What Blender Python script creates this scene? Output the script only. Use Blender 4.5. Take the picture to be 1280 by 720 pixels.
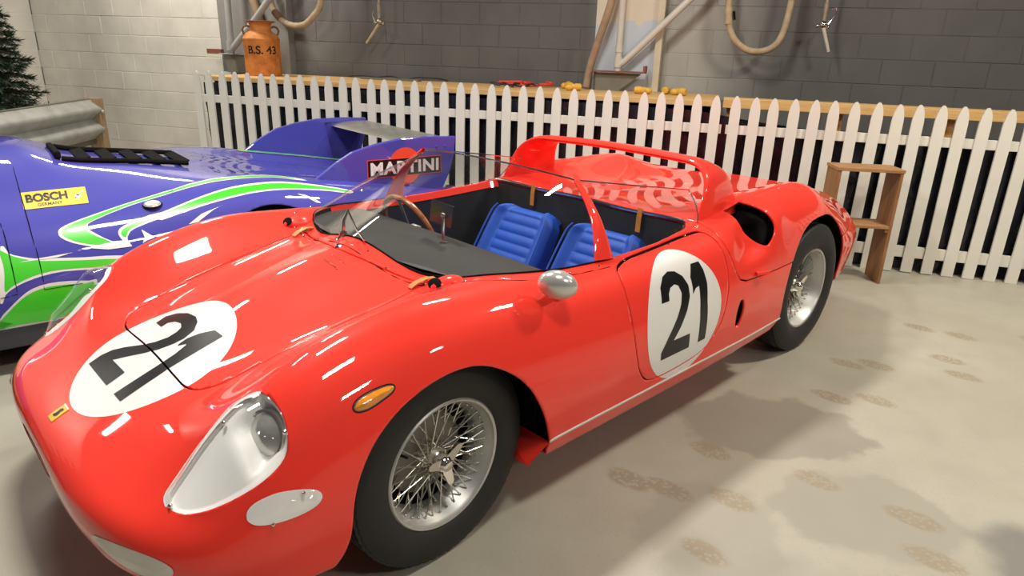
import bpy, bmesh, math, random
import numpy as np
from mathutils import Matrix, Vector, Euler

scene = bpy.context.scene
for o in list(bpy.data.objects): bpy.data.objects.remove(o)
COL = scene.collection

# ---------------------------------------------------------------- camera
cam_d = bpy.data.cameras.new('camera'); cam = bpy.data.objects.new('camera', cam_d); COL.objects.link(cam)
cam_d.sensor_width = 36.0; cam_d.lens = 846.007 / 1280 * 36.0; cam_d.clip_start = .05
_r, _u, _f = (Vector(v) for v in ((0.724757, -0.688296, 0.031238), (0.208204, 0.262002, 0.942341), (0.656794, 0.676464, -0.333194)))
cam.matrix_world = Matrix((( _r.x, _u.x, -_f.x, -1.05596), (_r.y, _u.y, -_f.y, -2.07110), (_r.z, _u.z, -_f.z, 1.48279), (0, 0, 0, 1)))
scene.camera = cam

# ---------------------------------------------------------------- world, lamps, exposure
world = bpy.data.worlds.new('world'); scene.world = world; world.use_nodes = True
world.node_tree.nodes['Background'].inputs[0].default_value = (1.0, .95, .88, 1)
world.node_tree.nodes['Background'].inputs[1].default_value = .10
scene.view_settings.view_transform = 'Standard'; scene.view_settings.look = 'None'
scene.view_settings.gamma = 1; scene.view_settings.use_curve_mapping = False
scene.view_settings.exposure = -0.52
def ceiling_or_fill_lamp(x, y, z, size, power, color=(1, .90, .74)):
    d = bpy.data.lights.new('ceiling_or_fill_lamp', 'AREA'); d.shape = 'RECTANGLE'; d.size = size[0]; d.size_y = size[1]
    d.energy = power; d.color = color
    o = bpy.data.objects.new('ceiling_or_fill_lamp', d); COL.objects.link(o); o.location = (x, y, z)
    return o
NEUTRAL, WARM = (1, .945, .86), (1, .90, .74)
for (lx, ly, lp, lc) in ((-.16, .75, 150, NEUTRAL), (-.30, -1.85, 50, NEUTRAL), (3.3, -2.0, 135, WARM), (2.2, .75, 90, NEUTRAL), (-.5, 3.4, 60, NEUTRAL), (-2.4, 5.6, 45, NEUTRAL), (1.2, 5.4, 110, (1, .92, .81)), (2.9, -5.0, 60, WARM), (.3, -4.6, 80, NEUTRAL)):  # last one is unseen fill, added to brighten the red car's near flank
    ceiling_or_fill_lamp(lx, ly, 3.5, (.60, .28), lp, lc)

# ---------------------------------------------------------------- material helpers
def mat(name, color, rough=.5, metal=0.0, coat=0.0, var=0.0, vscale=8.0, bump=0.0, bscale=60.0, color2=None, spec=.5, emit=None, transl=0.0):
    m = bpy.data.materials.new(name); m.use_nodes = True
    nt = m.node_tree; b = nt.nodes['Principled BSDF']
    b.inputs['Roughness'].default_value = rough; b.inputs['Metallic'].default_value = metal
    b.inputs['Coat Weight'].default_value = coat; b.inputs['Coat Roughness'].default_value = .03
    b.inputs['Specular IOR Level'].default_value = spec
    tc = nt.nodes.new('ShaderNodeTexCoord')
    no = nt.nodes.new('ShaderNodeTexNoise'); no.inputs['Scale'].default_value = vscale; no.inputs['Detail'].default_value = 5
    nt.links.new(tc.outputs['Object'], no.inputs['Vector'])
    mx = nt.nodes.new('ShaderNodeMix'); mx.data_type = 'RGBA'
    c2 = color2 if color2 else tuple(max(0, c * (1 - var)) for c in color)
    mx.inputs[6].default_value = (*color, 1); mx.inputs[7].default_value = (*c2, 1)
    rmp = nt.nodes.new('ShaderNodeMapRange'); rmp.inputs[1].default_value = .35; rmp.inputs[2].default_value = .7
    nt.links.new(no.outputs['Fac'], rmp.inputs[0]); nt.links.new(rmp.outputs[0], mx.inputs[0])
    nt.links.new(mx.outputs[2], b.inputs['Base Color'])
    if bump:
        n2 = nt.nodes.new('ShaderNodeTexNoise'); n2.inputs['Scale'].default_value = bscale; n2.inputs['Detail'].default_value = 4
        nt.links.new(tc.outputs['Object'], n2.inputs['Vector'])
        bp = nt.nodes.new('ShaderNodeBump'); bp.inputs['Strength'].default_value = bump; bp.inputs['Distance'].default_value = .01
        nt.links.new(n2.outputs['Fac'], bp.inputs['Height']); nt.links.new(bp.outputs[0], b.inputs['Normal'])
    return m

def glass(name, tint=(.93, .95, .94), rough=.01, refl=1.0):
    m = bpy.data.materials.new(name); m.use_nodes = True; nt = m.node_tree
    for n in list(nt.nodes): nt.nodes.remove(n)
    out = nt.nodes.new('ShaderNodeOutputMaterial'); mix = nt.nodes.new('ShaderNodeMixShader')
    tr = nt.nodes.new('ShaderNodeBsdfTransparent'); tr.inputs[0].default_value = (*tint, 1)
    gl = nt.nodes.new('ShaderNodeBsdfGlossy'); gl.inputs['Roughness'].default_value = rough
    gl.inputs[0].default_value = (refl, refl, refl, 1)
    lw = nt.nodes.new('ShaderNodeLayerWeight'); lw.inputs[0].default_value = .5; pw = nt.nodes.new('ShaderNodeMath'); pw.operation = 'POWER'; pw.inputs[1].default_value = 5.0
    ma = nt.nodes.new('ShaderNodeMath'); ma.operation = 'MULTIPLY_ADD'; ma.inputs[1].default_value = .92; ma.inputs[2].default_value = .055
    nt.links.new(lw.outputs['Facing'], pw.inputs[0]); nt.links.new(pw.outputs[0], ma.inputs[0])
    nt.links.new(ma.outputs[0], mix.inputs[0]); nt.links.new(tr.outputs[0], mix.inputs[1]); nt.links.new(gl.outputs[0], mix.inputs[2])
    nt.links.new(mix.outputs[0], out.inputs[0]); return m

def wood(name, c1, c2, axis='X', scale=6.0, rough=.6):
    m = bpy.data.materials.new(name); m.use_nodes = True; nt = m.node_tree; b = nt.nodes['Principled BSDF']
    b.inputs['Roughness'].default_value = rough
    tc = nt.nodes.new('ShaderNodeTexCoord'); mp = nt.nodes.new('ShaderNodeMapping')
    s = [14.0, 14.0, 14.0]; s['XYZ'.index(axis)] = 1.2; mp.inputs['Scale'].default_value = s
    no = nt.nodes.new('ShaderNodeTexNoise'); no.inputs['Scale'].default_value = scale; no.inputs['Detail'].default_value = 6; no.inputs['Distortion'].default_value = .6
    cr = nt.nodes.new('ShaderNodeValToRGB')
    cr.color_ramp.elements[0].position = .3; cr.color_ramp.elements[0].color = (*c1, 1)
    cr.color_ramp.elements[1].position = .7; cr.color_ramp.elements[1].color = (*c2, 1)
    nt.links.new(tc.outputs['Object'], mp.inputs[0]); nt.links.new(mp.outputs[0], no.inputs['Vector'])
    nt.links.new(no.outputs['Fac'], cr.inputs[0]); nt.links.new(cr.outputs[0], b.inputs['Base Color'])
    return m

M = {
 'red': mat('red_paint', (.96, .046, .028), .45, coat=1.0, var=.03, vscale=3, spec=.08),
 'white': mat('white_vinyl', (.82, .81, .79), .35, coat=.5, var=.02),
 'black': mat('black_vinyl', (.007, .007, .007), .32, coat=.0, var=.2, spec=.35),
 'liner': mat('black_liner', (.009, .008, .008), .9, var=.3, spec=.1),
 'tub': mat('black_interior', (.020, .020, .020), .5, var=.4, vscale=12),
 'dash': mat('dark_grey_crackle_dash', (.048, .048, .046), .6, var=.15, bump=.2, bscale=400),
 'tyre': mat('tyre_rubber', (.020, .0195, .018), .66, var=.25, vscale=10, bump=.05, bscale=120),
 'rim': mat('silver_rim', (.62, .62, .60), .42, .7, var=.08),
 'chrome': mat('chrome', (.80, .78, .74), .10, 1.0, var=.03),
 'spoke': mat('spoke_steel', (.72, .70, .62), .22, .95, var=.1),
 'hubgrey': mat('hub_grey', (.30, .29, .25), .5, .6, var=.2),
 'glass': glass('perspex', (.90, .91, .90)),
 'lens': glass('lamp_cover', (.985, .99, .985)),
 'bowl': mat('white_lamp_bowl', (.92, .915, .90), .45, var=.03),
 'amber': mat('amber_lens', (.85, .30, .02), .15, coat=1.0, var=.25, vscale=60),
 'silver': mat('silver_reflector', (.74, .73, .68), .30, .35, var=.15, vscale=18),
 'lampglass': mat('ribbed_lamp_glass', (.66, .66, .62), .12, .55, var=.25, vscale=25, coat=1.0),
 'blueleather': mat('blue_leather', (.010, .085, .52), .55, var=.15, bump=.08, bscale=200),
 'strap': mat('tan_leather', (.62, .22, .035), .5, var=.3, vscale=30),
 'woodrim': wood('varnished_wood_rim', (.30, .09, .03), (.46, .16, .05), 'Z', rough=.25),
 'yellow': mat('yellow_enamel', (.85, .52, .03), .35, coat=.4, var=.05),
 'strip': mat('off_white_sill_strip', (.72, .69, .63), .3, var=.05),
 'blue': mat('violet_blue_paint', (.070, .070, .400), .45, coat=1.0, var=.03, vscale=3, spec=.08),
 'green': mat('bright_green_vinyl', (.060, .66, .025), .32, coat=1.0, var=.02),
 'navy': mat('dark_navy_paint', (.020, .022, .050), .4, coat=.5, var=.05),
 'orange': mat('orange_red_vinyl', (.84, .075, .03), .35, coat=.5, var=.02),
 'boschyellow': mat('yellow_sticker', (.86, .56, .02), .4, var=.02),
 'alu': mat('aluminium_wing', (.40, .39, .36), .35, .7, var=.2),
 'fence': mat('white_fence_paint', (.73, .71, .645), .5, var=.05, vscale=5),
 'tarp': mat('black_plastic_sheet', (.013, .015, .023), .26, var=.4, vscale=4, bump=.6, bscale=11),
 'pine': wood('pine_board', (.54, .32, .11), (.66, .43, .18), 'X'),
 'post': wood('orange_pine_post', (.62, .28, .07), (.74, .40, .13), 'Z'),
 'oldwood': wood('weathered_post', (.24, .15, .08), (.36, .25, .14), 'Z'),
 'crate': wood('brown_crate_board', (.22, .095, .032), (.34, .17, .065), 'Z'),
 'cratetop': wood('brown_crate_top', (.30, .145, .055), (.43, .24, .105), 'X'),
 'can': mat('rusty_orange_can', (.60, .22, .045), .7, var=.5, vscale=14, color2=(.36, .11, .02), bump=.15, bscale=40),
 'canrim': mat('rusty_brown_metal', (.20, .10, .05), .7, var=.4, vscale=20),
 'hose': mat('beige_hose', (.46, .35, .22), .7, var=.3, vscale=14),
 'hosebrown': mat('brown_hose', (.36, .24, .15), .7, var=.3, vscale=10),
 'pipe': mat('cream_pvc_pipe', (.58, .54, .47), .4, var=.08),
 'greypipe': mat('grey_painted_pipe', (.36, .355, .34), .45, var=.1),
 'brass': mat('dull_nozzle_metal', (.42, .36, .28), .4, .7, var=.3, vscale=30),
 'cable': mat('black_cable', (.012, .012, .012), .5),
 'redcable': mat('red_cable', (.62, .045, .03), .45),
 'plug': mat('yellow_plug', (.72, .40, .05), .5, var=.25, vscale=40),
 'galv': mat('galvanised_steel', (.42, .43, .40), .5, .3, var=.3, vscale=6),
 'olive': mat('olive_weathered_steel', (.17, .16, .12), .6, .2, var=.3, vscale=6),
 'needle': mat('fir_needles', (.014, .040, .016), .7, var=.4, vscale=20),
 'trunk': mat('brown_stem', (.09, .05, .03), .8, var=.3),
 'pinkball': mat('pale_pink_bauble', (.70, .55, .46), .35, var=.3, vscale=30),
 'rustbar': mat('brown_red_bar', (.22, .07, .045), .6, var=.3),
 'greysheet': mat('grey_board', (.17, .15, .12), .6, var=.15),
 'mirror': mat('polished_silver_mirror', (.72, .72, .69), .22, .55, var=.1),
 'cream': mat('cream_trim_paint', (.56, .50, .37), .55, var=.08),
}
# ---------------------------------------------------------------- numeric surface helpers
def pchip(t, y, q):
    t = np.asarray(t, float); y = np.asarray(y, float)
    h = np.diff(t); d = np.diff(y) / h; m = np.zeros(len(y))
    for i in range(1, len(y) - 1):
        if d[i-1] * d[i] > 0:
            w1 = 2*h[i] + h[i-1]; w2 = h[i] + 2*h[i-1]
            m[i] = (w1 + w2) / (w1 / d[i-1] + w2 / d[i])
    m[0] = d[0]; m[-1] = d[-1]
    k = np.clip(np.searchsorted(t, q) - 1, 0, len(h) - 1)
    s = (q - t[k]) / h[k]
    return ((1 + 2*s) * (1 - s)**2 * y[k] + s * (1 - s)**2 * h[k] * m[k]
            + s*s * (3 - 2*s) * y[k+1] + s*s * (s - 1) * h[k] * m[k+1])

def smooth(a, n):
    if n < 1: return a
    k = np.exp(-0.5 * (np.arange(-3*n, 3*n + 1) / n)**2); k /= k.sum()
    pad = 3 * n
    e = np.concatenate([2*a[0] - a[pad:0:-1], a, 2*a[-1] - a[-2:-pad-2:-1]])
    return np.convolve(e, k, 'valid')

def natural_spline(T, Y, q):
    n = len(T); h = np.diff(T); A = np.eye(n); B = np.zeros((n, Y.shape[1]))
    for i in range(1, n - 1):
        A[i, i-1] = h[i-1]; A[i, i] = 2*(h[i-1] + h[i]); A[i, i+1] = h[i]
        B[i] = 6 * ((Y[i+1] - Y[i]) / h[i] - (Y[i] - Y[i-1]) / h[i-1])
    M = np.linalg.solve(A, B)
    k = np.clip(np.searchsorted(T, q) - 1, 0, n - 2)
    a = (T[k+1] - q)[:, None]; b = (q - T[k])[:, None]; hk = h[k][:, None]
    return (M[k]*a**3 + M[k+1]*b**3) / (6*hk) + (Y[k]/hk - M[k]*hk/6)*a + (Y[k+1]/hk - M[k+1]*hk/6)*b

def loft(stations, step, seg, low, sm):
    """stations: (x, [(y,z)*n upper], [(y,z)*m lower]); returns grid [nu, nv, 3] for y >= 0"""
    nu_ = len(stations[0][1])
    raw = np.array([[s[0]] + [c for p in s[1] + s[2] for c in p] for s in stations], float)
    pts = np.stack([np.concatenate([np.repeat(raw[:, :1], 1, 1), raw[:, 1+2*k:3+2*k]], 1) for k in range((raw.shape[1]-1)//2)], 1)
    dd = np.linalg.norm(np.diff(pts, axis=0), axis=2).mean(1)
    t = np.concatenate([[0], np.cumsum(dd)])
    q = np.linspace(0, t[-1], int(t[-1] / step) + 2)
    R = np.stack([smooth(pchip(t, raw[:, c], q), sm) for c in range(raw.shape[1])], 1)
    out = []
    for r in R:
        p = r[1:].reshape(-1, 2); up = p[:nu_]; lo = p[nu_:]
        full = np.concatenate([(up * [-1, 1])[:0:-1], up])
        T = np.concatenate([[0], np.cumsum(np.sqrt(np.linalg.norm(np.diff(full, axis=0), axis=1) + 1e-9) )])
        i0 = nu_ - 1; qs = []
        for k in range(nu_ - 1):
            qs += list(np.linspace(T[i0+k], T[i0+k+1], seg[k], endpoint=False))
        qs.append(T[-1])
        sec = natural_spline(T, full, np.array(qs)); sec[0, 0] = 0
        prev = up[-1]; ext = []
        for l in lo:
            for k in range(1, low + 1): ext.append(prev + (l - prev) * k / low)
            prev = l
        sec = np.concatenate([sec, np.array(ext)]) if len(ext) else sec
        out.append(np.concatenate([np.full((len(sec), 1), r[0]), sec], 1))
    return np.array(out)

def grid_normals(G):
    du = np.gradient(G, axis=0); dv = np.gradient(G, axis=1)
    n = np.cross(du, dv)
    n /= np.linalg.norm(n, axis=2, keepdims=True) + 1e-12
    return n

def refine(G, k):
    """finer copy of a grid (linear in between)"""
    nu, nv = G.shape[:2]
    a = np.linspace(0, nu-1, (nu-1)*k+1); b = np.linspace(0, nv-1, (nv-1)*k+1)
    i = np.minimum(a.astype(int), nu-2); fa = (a-i)[:, None, None]
    G1 = G[i]*(1-fa) + G[i+1]*fa
    j = np.minimum(b.astype(int), nv-2); fb = (b-j)[None, :, None]
    return G1[:, j]*(1-fb) + G1[:, j+1]*fb

def poly_sd(poly, X, Y):
    """signed distance, positive inside the polygon"""
    P = np.asarray(poly, float); x = X.ravel(); y = Y.ravel()
    d = np.full(x.shape, 1e18); inside = np.zeros(x.shape, bool)
    for k in range(len(P)):
        a = P[k]; b = P[(k+1) % len(P)]; e = b - a
        wx = x - a[0]; wy = y - a[1]
        t = np.clip((wx*e[0] + wy*e[1]) / (e @ e + 1e-18), 0, 1)
        d = np.minimum(d, (wx - t*e[0])**2 + (wy - t*e[1])**2)
        c = (a[1] > y) != (b[1] > y)
        if a[1] != b[1]:
            inside ^= c & (x < e[0] * (y - a[1]) / (b[1] - a[1]) + a[0])
    return (np.sqrt(d) * np.where(inside, 1, -1)).reshape(X.shape)

def rounded(poly, n=3):
    P = np.asarray(poly, float)
    for _ in range(n):
        Q = np.roll(P, -1, 0)
        P = np.stack([P*.75 + Q*.25, P*.25 + Q*.75], 1).reshape(-1, 2)
    return P

def cr_closed(poly, n=8):
    """closed Catmull-Rom through the points"""
    P = np.asarray(poly, float); out = []
    for k in range(len(P)):
        a, b, c, d = P[k-1], P[k], P[(k+1) % len(P)], P[(k+2) % len(P)]
        for s in np.arange(n) / n:
            out.append(.5*((2*b) + (-a+c)*s + (2*a-5*b+4*c-d)*s*s + (-a+3*b-3*c+d)*s**3))
    return np.array(out)

def clip_grid(G, F, extra=None):
    """keep the part of the grid where F > 0; returns verts, faces (verts may carry extra columns)"""
    nu, nv = F.shape
    D = G.reshape(nu*nv, -1); f = F.ravel()
    verts = []; idx = {}; faces = []
    def vid(i):
        if i not in idx: idx[i] = len(verts); verts.append(D[i])
        return idx[i]
    def eid(i, j):
        k = (i, j) if i < j else (j, i)
        if k not in idx:
            s = f[k[0]] / (f[k[0]] - f[k[1]]); s = min(max(s, 0.0), 1.0)
            idx[k] = len(verts); verts.append(D[k[0]]*(1-s) + D[k[1]]*s)
        return idx[k]
    pos = F > 0
    cnt = pos[:-1, :-1].astype(int) + pos[1:, :-1] + pos[:-1, 1:] + pos[1:, 1:]
    for a, b in zip(*np.nonzero(cnt)):
        q = [a*nv+b, (a+1)*nv+b, (a+1)*nv+b+1, a*nv+b+1]
        if cnt[a, b] == 4:
            faces.append([vid(i) for i in q]); continue
        pl = []
        for k in range(4):
            i, j = q[k], q[(k+1) % 4]
            if f[i] > 0: pl.append(vid(i))
            if (f[i] > 0) != (f[j] > 0): pl.append(eid(i, j))
        if len(pl) >= 3: faces.append(pl)
    return np.array(verts), faces

# ---------------------------------------------------------------- the two car bodies as lofted grids (y >= 0 half)
RED_ST = [
 (-.873, [(0,.408),(.06,.408),(.12,.405),(.16,.400),(.175,.390),(.16,.382)], [(.12,.376),(0,.374)]),
 (-.871, [(0,.424),(.12,.423),(.23,.418),(.30,.408),(.32,.388),(.30,.368)], [(.22,.358),(0,.354)]),
 (-.858, [(0,.444),(.18,.442),(.34,.434),(.43,.414),(.455,.386),(.42,.350)], [(.32,.332),(0,.327)]),
 (-.825, [(0,.468),(.23,.466),(.45,.455),(.56,.425),(.585,.382),(.54,.322)], [(.42,.292),(0,.282)]),
 (-.75,  [(0,.502),(.27,.502),(.555,.476),(.685,.434),(.715,.375),(.665,.28)], [(.52,.24),(0,.23)]),
 (-.65,  [(0,.548),(.33,.548),(.600,.530),(.740,.468),(.778,.38),(.75,.262)], [(.62,.225),(0,.215)]),
 (-.50,  [(0,.615),(.400,.603),(.640,.676),(.768,.565),(.806,.41),(.79,.245)], [(.72,.21),(0,.20)]),
 (-.30,  [(0,.695),(.385,.660),(.615,.770),(.760,.665),(.815,.46),(.80,.235)], [(.74,.20),(0,.19)]),
 (0.0,   [(0,.785),(.405,.726),(.610,.818),(.747,.738),(.820,.50),(.81,.255)], [(.76,.20),(0,.18)]),
 (.25,   [(0,.828),(.395,.775),(.615,.808),(.738,.738),(.815,.52),(.805,.283)], [(.775,.215),(0,.17)]),
 (.50,   [(0,.835),(.37,.795),(.600,.798),(.728,.735),(.810,.53),(.80,.287)], [(.775,.218),(0,.17)]),
 (.85,   [(0,.840),(.31,.815),(.590,.801),(.725,.735),(.810,.54),(.80,.289)], [(.775,.22),(0,.17)]),
 (1.20,  [(0,.832),(.31,.818),(.585,.810),(.725,.748),(.810,.55),(.80,.291)], [(.775,.222),(0,.17)]),
 (1.60,  [(0,.815),(.31,.818),(.585,.838),(.735,.785),(.812,.57),(.80,.294)], [(.77,.225),(0,.18)]),
 (2.00,  [(0,.795),(.31,.808),(.590,.885),(.740,.805),(.803,.58),(.79,.297)], [(.76,.23),(0,.20)]),
 (2.35,  [(0,.775),(.31,.790),(.580,.888),(.730,.795),(.790,.59),(.775,.30)], [(.74,.24),(0,.22)]),
 (2.70,  [(0,.755),(.31,.762),(.550,.800),(.700,.700),(.755,.55),(.74,.31)], [(.70,.26),(0,.24)]),
 (3.00,  [(0,.738),(.28,.738),(.480,.735),(.635,.630),(.705,.51),(.69,.33)], [(.65,.29),(0,.27)]),
 (3.22,  [(0,.727),(.24,.726),(.430,.697),(.570,.610),(.645,.50),(.63,.36)], [(.60,.32),(0,.30)]),
]
BLUE_ST = [
 (-4.50, [(0,.30),(.25,.30),(.50,.29),(.62,.27),(.66,.24),(.64,.20)], [(.55,.17)]),
 (-4.42, [(0,.36),(.28,.36),(.56,.37),(.72,.33),(.77,.27),(.75,.19)], [(.66,.14)]),
 (-4.10, [(0,.43),(.30,.44),(.64,.50),(.80,.42),(.87,.31),(.86,.18)], [(.80,.12)]),
 (-3.60, [(0,.54),(.34,.56),(.68,.67),(.84,.57),(.92,.40),(.92,.20)], [(.86,.12)]),
 (-3.10, [(0,.78),(.36,.72),(.65,.66),(.83,.56),(.92,.40),(.925,.205)], [(.88,.12)]),
 (-2.65, [(0,.96),(.36,.91),(.62,.745),(.82,.62),(.925,.42),(.93,.21)], [(.88,.12)]),
 (-2.36, [(0,.957),(.36,.910),(.62,.752),(.824,.624),(.929,.428),(.93,.21)], [(.88,.12)]),
 (-2.20, [(0,.875),(.36,.858),(.625,.756),(.828,.629),(.931,.435),(.93,.21)], [(.88,.12)]),
 (-1.95, [(0,.845),(.35,.835),(.64,.755),(.835,.64),(.935,.45),(.93,.21)], [(.88,.12)]),
 (-1.60, [(0,.80),(.35,.79),(.66,.765),(.85,.67),(.94,.47),(.93,.21)], [(.88,.12)]),
 (-1.35, [(0,.76),(.35,.752),(.67,.765),(.86,.68),(.945,.48),(.93,.21)], [(.88,.12)]),
 (-1.00, [(0,.70),(.35,.695),(.66,.722),(.86,.64),(.94,.45),(.92,.22)], [(.87,.13)]),
 (-.50,  [(0,.63),(.35,.625),(.64,.645),(.85,.57),(.92,.42),(.90,.24)], [(.85,.16)]),
 (0.0,   [(0,.56),(.35,.555),(.62,.555),(.82,.50),(.88,.40),(.86,.27)], [(.80,.20)]),
 (.12,   [(0,.54),(.35,.535),(.61,.535),(.80,.485),(.86,.395),(.84,.28)], [(.78,.22)]),
]
RED = loft(RED_ST, .0105, (20, 26, 22, 24, 20), 5, 4)
BLUE = loft(BLUE_ST, .014, (16, 22, 20, 20, 16), 4, 5)
# outlines on the bodies (metres, or grid units of the blue body)
HOOD_DISC = [(-.7654, .0657), (-.7743, -.0009), (-.7681, -.0668), (-.7456, -.1299), (-.7117, -.1816), (-.6659, -.2214), (-.6058, -.2455), (-.5284, -.2518), (-.4449, -.2258), (-.3801, -.1901), (-.3302, -.1324), (-.3146, -.0885), (-.3127, -.0227), (-.3249, .0511), (-.3456, .1429), (-.3810, .2180), (-.4419, .2547), (-.5211, .2656), (-.5947, .2455), (-.6719, .2004), (-.7297, .1366)]
HOOD_2 = [(-.4768, .1676), (-.4431, .1756), (-.4171, .1462), (-.4005, .0906), (-.3973, .0261), (-.4065, -.0105), (-.4295, -.0434), (-.4639, -.0522), (-.4943, -.0441), (-.5308, -.0229), (-.5635, .0103), (-.6026, .0595), (-.6313, .0904), (-.6289, -.0248), (-.6812, -.0285), (-.6826, .1578), (-.6440, .1628), (-.6144, .1523), (-.5850, .1207), (-.5513, .0671), (-.5236, .0323), (-.4920, .0099), (-.4647, .0074), (-.4470, .0172), (-.4379, .0460), (-.4435, .0853), (-.4584, .1104), (-.4790, .1092)]
HOOD_1 = [(-.4931, -.0638), (-.4588, -.0609), (-.4254, -.0763), (-.3898, -.1047), (-.3850, -.1520), (-.5362, -.1459), (-.6796, -.1564), (-.6804, -.0967), (-.5569, -.0998), (-.5083, -.0981), (-.4663, -.0880)]
SIDE_DISC = [(.9350, .7379), (.9712, .7567), (1.0210, .7687), (1.0784, .7737), (1.1457, .7710), (1.2107, .7566), (1.2609, .7315), (1.2990, .6896), (1.3324, .6262), (1.3486, .5581), (1.3481, .4987), (1.3326, .4409), (1.2978, .3686), (1.2421, .3204), (1.1684, .2880), (1.0883, .2903), (1.0245, .3141), (.9447, .3719), (.8898, .4316), (.8598, .5115), (.8499, .5874), (.8682, .6525)]
SIDE_2 = [(.9509, .6214), (.9636, .6743), (.9960, .7054), (1.0357, .7167), (1.0749, .7109), (1.1110, .6890), (1.1323, .6529), (1.1300, .6127), (1.1046, .5650), (1.0643, .5118), (1.0201, .4653), (1.1310, .4644), (1.1404, .4021), (.9510, .4016), (.9459, .4350), (.9868, .4924), (1.0367, .5502), (1.0686, .5959), (1.0814, .6338), (1.0708, .6624), (1.0492, .6707), (1.0203, .6636), (1.0035, .6458), (.9987, .6219)]
SIDE_1 = [(1.1844, .7186), (1.2378, .7195), (1.2499, .6866), (1.2557, .6369), (1.2469, .5722), (1.2557, .4065), (1.2025, .4058), (1.1946, .5440), (1.1991, .6136), (1.2002, .6377), (1.1767, .6333), (1.1521, .6142), (1.1574, .6370), (1.1572, .6773)]
HEADLIGHT = [(-.7161, -.6087, .4852), (-.7068, -.5927, .4944), (-.6670, -.5770, .5244), (-.6129, -.5654, .5715), (-.5558, -.5687, .6229), (-.5092, -.5799, .6601), (-.4821, -.6176, .6850), (-.4718, -.6763, .6799), (-.4681, -.7142, .6544), (-.4747, -.7423, .6182), (-.4883, -.7577, .5868), (-.5128, -.7622, .5626), (-.5524, -.7573, .5372), (-.5989, -.7409, .5133), (-.6521, -.7121, .4898), (-.6904, -.6807, .4784), (-.7104, -.6514, .4767), (-.7174, -.6254, .4803)]
OVAL = [(-.5970, .4762, -.7690), (-.5897, .4892, -.7656), (-.5677, .5029, -.7696), (-.5267, .5122, -.7820), (-.4793, .5057, -.7949), (-.4425, .4910, -.8030), (-.4317, .4708, -.8069), (-.4476, .4531, -.8075), (-.4890, .4450, -.8044), (-.5398, .4455, -.7971), (-.5798, .4522, -.7857), (-.5963, .4644, -.7751)]
FOG = [(-.8458, -.5055, .3930), (-.8251, -.5611, .4163), (-.7889, -.6376, .4215), (-.7597, -.6879, .4132), (-.7414, -.7177, .3845), (-.7452, -.7123, .3640), (-.7742, -.6721, .3541), (-.8076, -.6136, .3616), (-.8306, -.5597, .3769)]
AMBER = [(-.3109, .6482), (-.2964, .6592), (-.2596, .6688), (-.2194, .6727), (-.2014, .6684), (-.2109, .6585), (-.2409, .6478), (-.2785, .6379), (-.3037, .6377), (-.3120, .6427)]
BADGE = [(-.8281, .0076, .4651), (-.7788, .0156, .4895), (-.7786, -.0095, .4895), (-.8235, -.0219, .4678)]
HOODSEAM = [(-.5090, -.3290), (-.4246, -.3919), (-.3549, -.3709), (-.2357, -.3934), (-.0980, -.4059), (.0329, -.4230), (.1420, -.4187)]
HOODSEAM_F = [(-.4645, .3769), (-.2826, .3828), (-.0961, .3993), (.1603, .4152)]
HOODREAR = [(.1647, .3705), (.1273, .1898), (.0723, -.1292), (.1362, -.3171), (.1548, -.4014)]
COWLSEAM = [(.1420, .0559), (.1279, -.1897), (.1508, -.3189), (.1587, -.5399), (.3401, -.6320), (.5563, -.6377), (.8369, -.6344)]
DOOR = [(.8091, .7734), (1.0631, .7826), (1.3662, .8031), (1.3962, .7890), (1.4119, .7013), (1.4020, .5649), (1.3721, .4357), (1.2476, .3430), (1.0528, .3289), (.9185, .3355), (.8473, .3703), (.8018, .4348), (.7560, .5820), (.7736, .7342)]
INTAKE = [(1.6671, -.6236, .8430), (1.7232, -.6255, .8504), (1.7808, -.6566, .8515), (1.8098, -.7069, .8291), (1.8134, -.7511, .7814), (1.7950, -.7763, .7307), (1.7310, -.7866, .6997), (1.6833, -.7726, .7338), (1.6277, -.7335, .7888), (1.6292, -.6819, .8236)]
CLAM = [(1.4234, .8224, -.5959), (1.4956, .8277, -.6049), (1.4262, .7678, -.7309), (1.4714, .6370, -.7985), (1.5460, .5888, -.8093), (1.7483, .5834, -.8093), (2.0521, .5836, -.8014)]
VENT = [(1.5047, .5177), (1.5535, .4660), (1.5750, .4114), (1.5570, .3738), (1.4978, .4317), (1.4800, .4841)]
B_PLATE = [(156.5, 35.6), (162.4, 35.5), (169.1, 35.3), (175.8, 34.9), (175.5, 40.4), (175.2, 45.6), (168.9, 45.4), (162.3, 45.1), (156.4, 45.1), (156.5, 40.2)]
B_WA = [(202.4, 42.6), (194.4, 45.3), (186.6, 48.1), (175.3, 52.5), (168.6, 55.1), (164.8, 57.3), (164.0, 59.3), (164.3, 61.5), (167.1, 64.5), (171.9, 67.2), (176.9, 69.8), (182.3, 69.8), (183.9, 68.9), (182.8, 66.9), (178.8, 66.6), (174.6, 62.1), (172.8, 59.5), (172.8, 57.6), (174.7, 55.8), (186.2, 50.4), (193.9, 47.7), (201.9, 45.2)]
B_GA = [(202.3, 43.3), (194.2, 46.0), (186.5, 48.7), (175.6, 53.1), (169.4, 55.5), (165.6, 57.8), (164.9, 59.5), (165.4, 61.4), (168.0, 64.0), (172.1, 66.3), (176.3, 67.6), (178.3, 66.8), (174.4, 63.1), (172.2, 60.1), (172.2, 57.8), (174.3, 55.7), (186.3, 49.7), (194.0, 47.1), (202.0, 44.5)]
B_WA2 = [(202.4, 42.6), (215.2, 37.1), (225.5, 34.9), (239.4, 34.5), (249.1, 38.0), (254.1, 42.2), (247.9, 41.6), (241.4, 39.4), (231.1, 38.7), (217.6, 40.1), (201.9, 45.2)]
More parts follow.
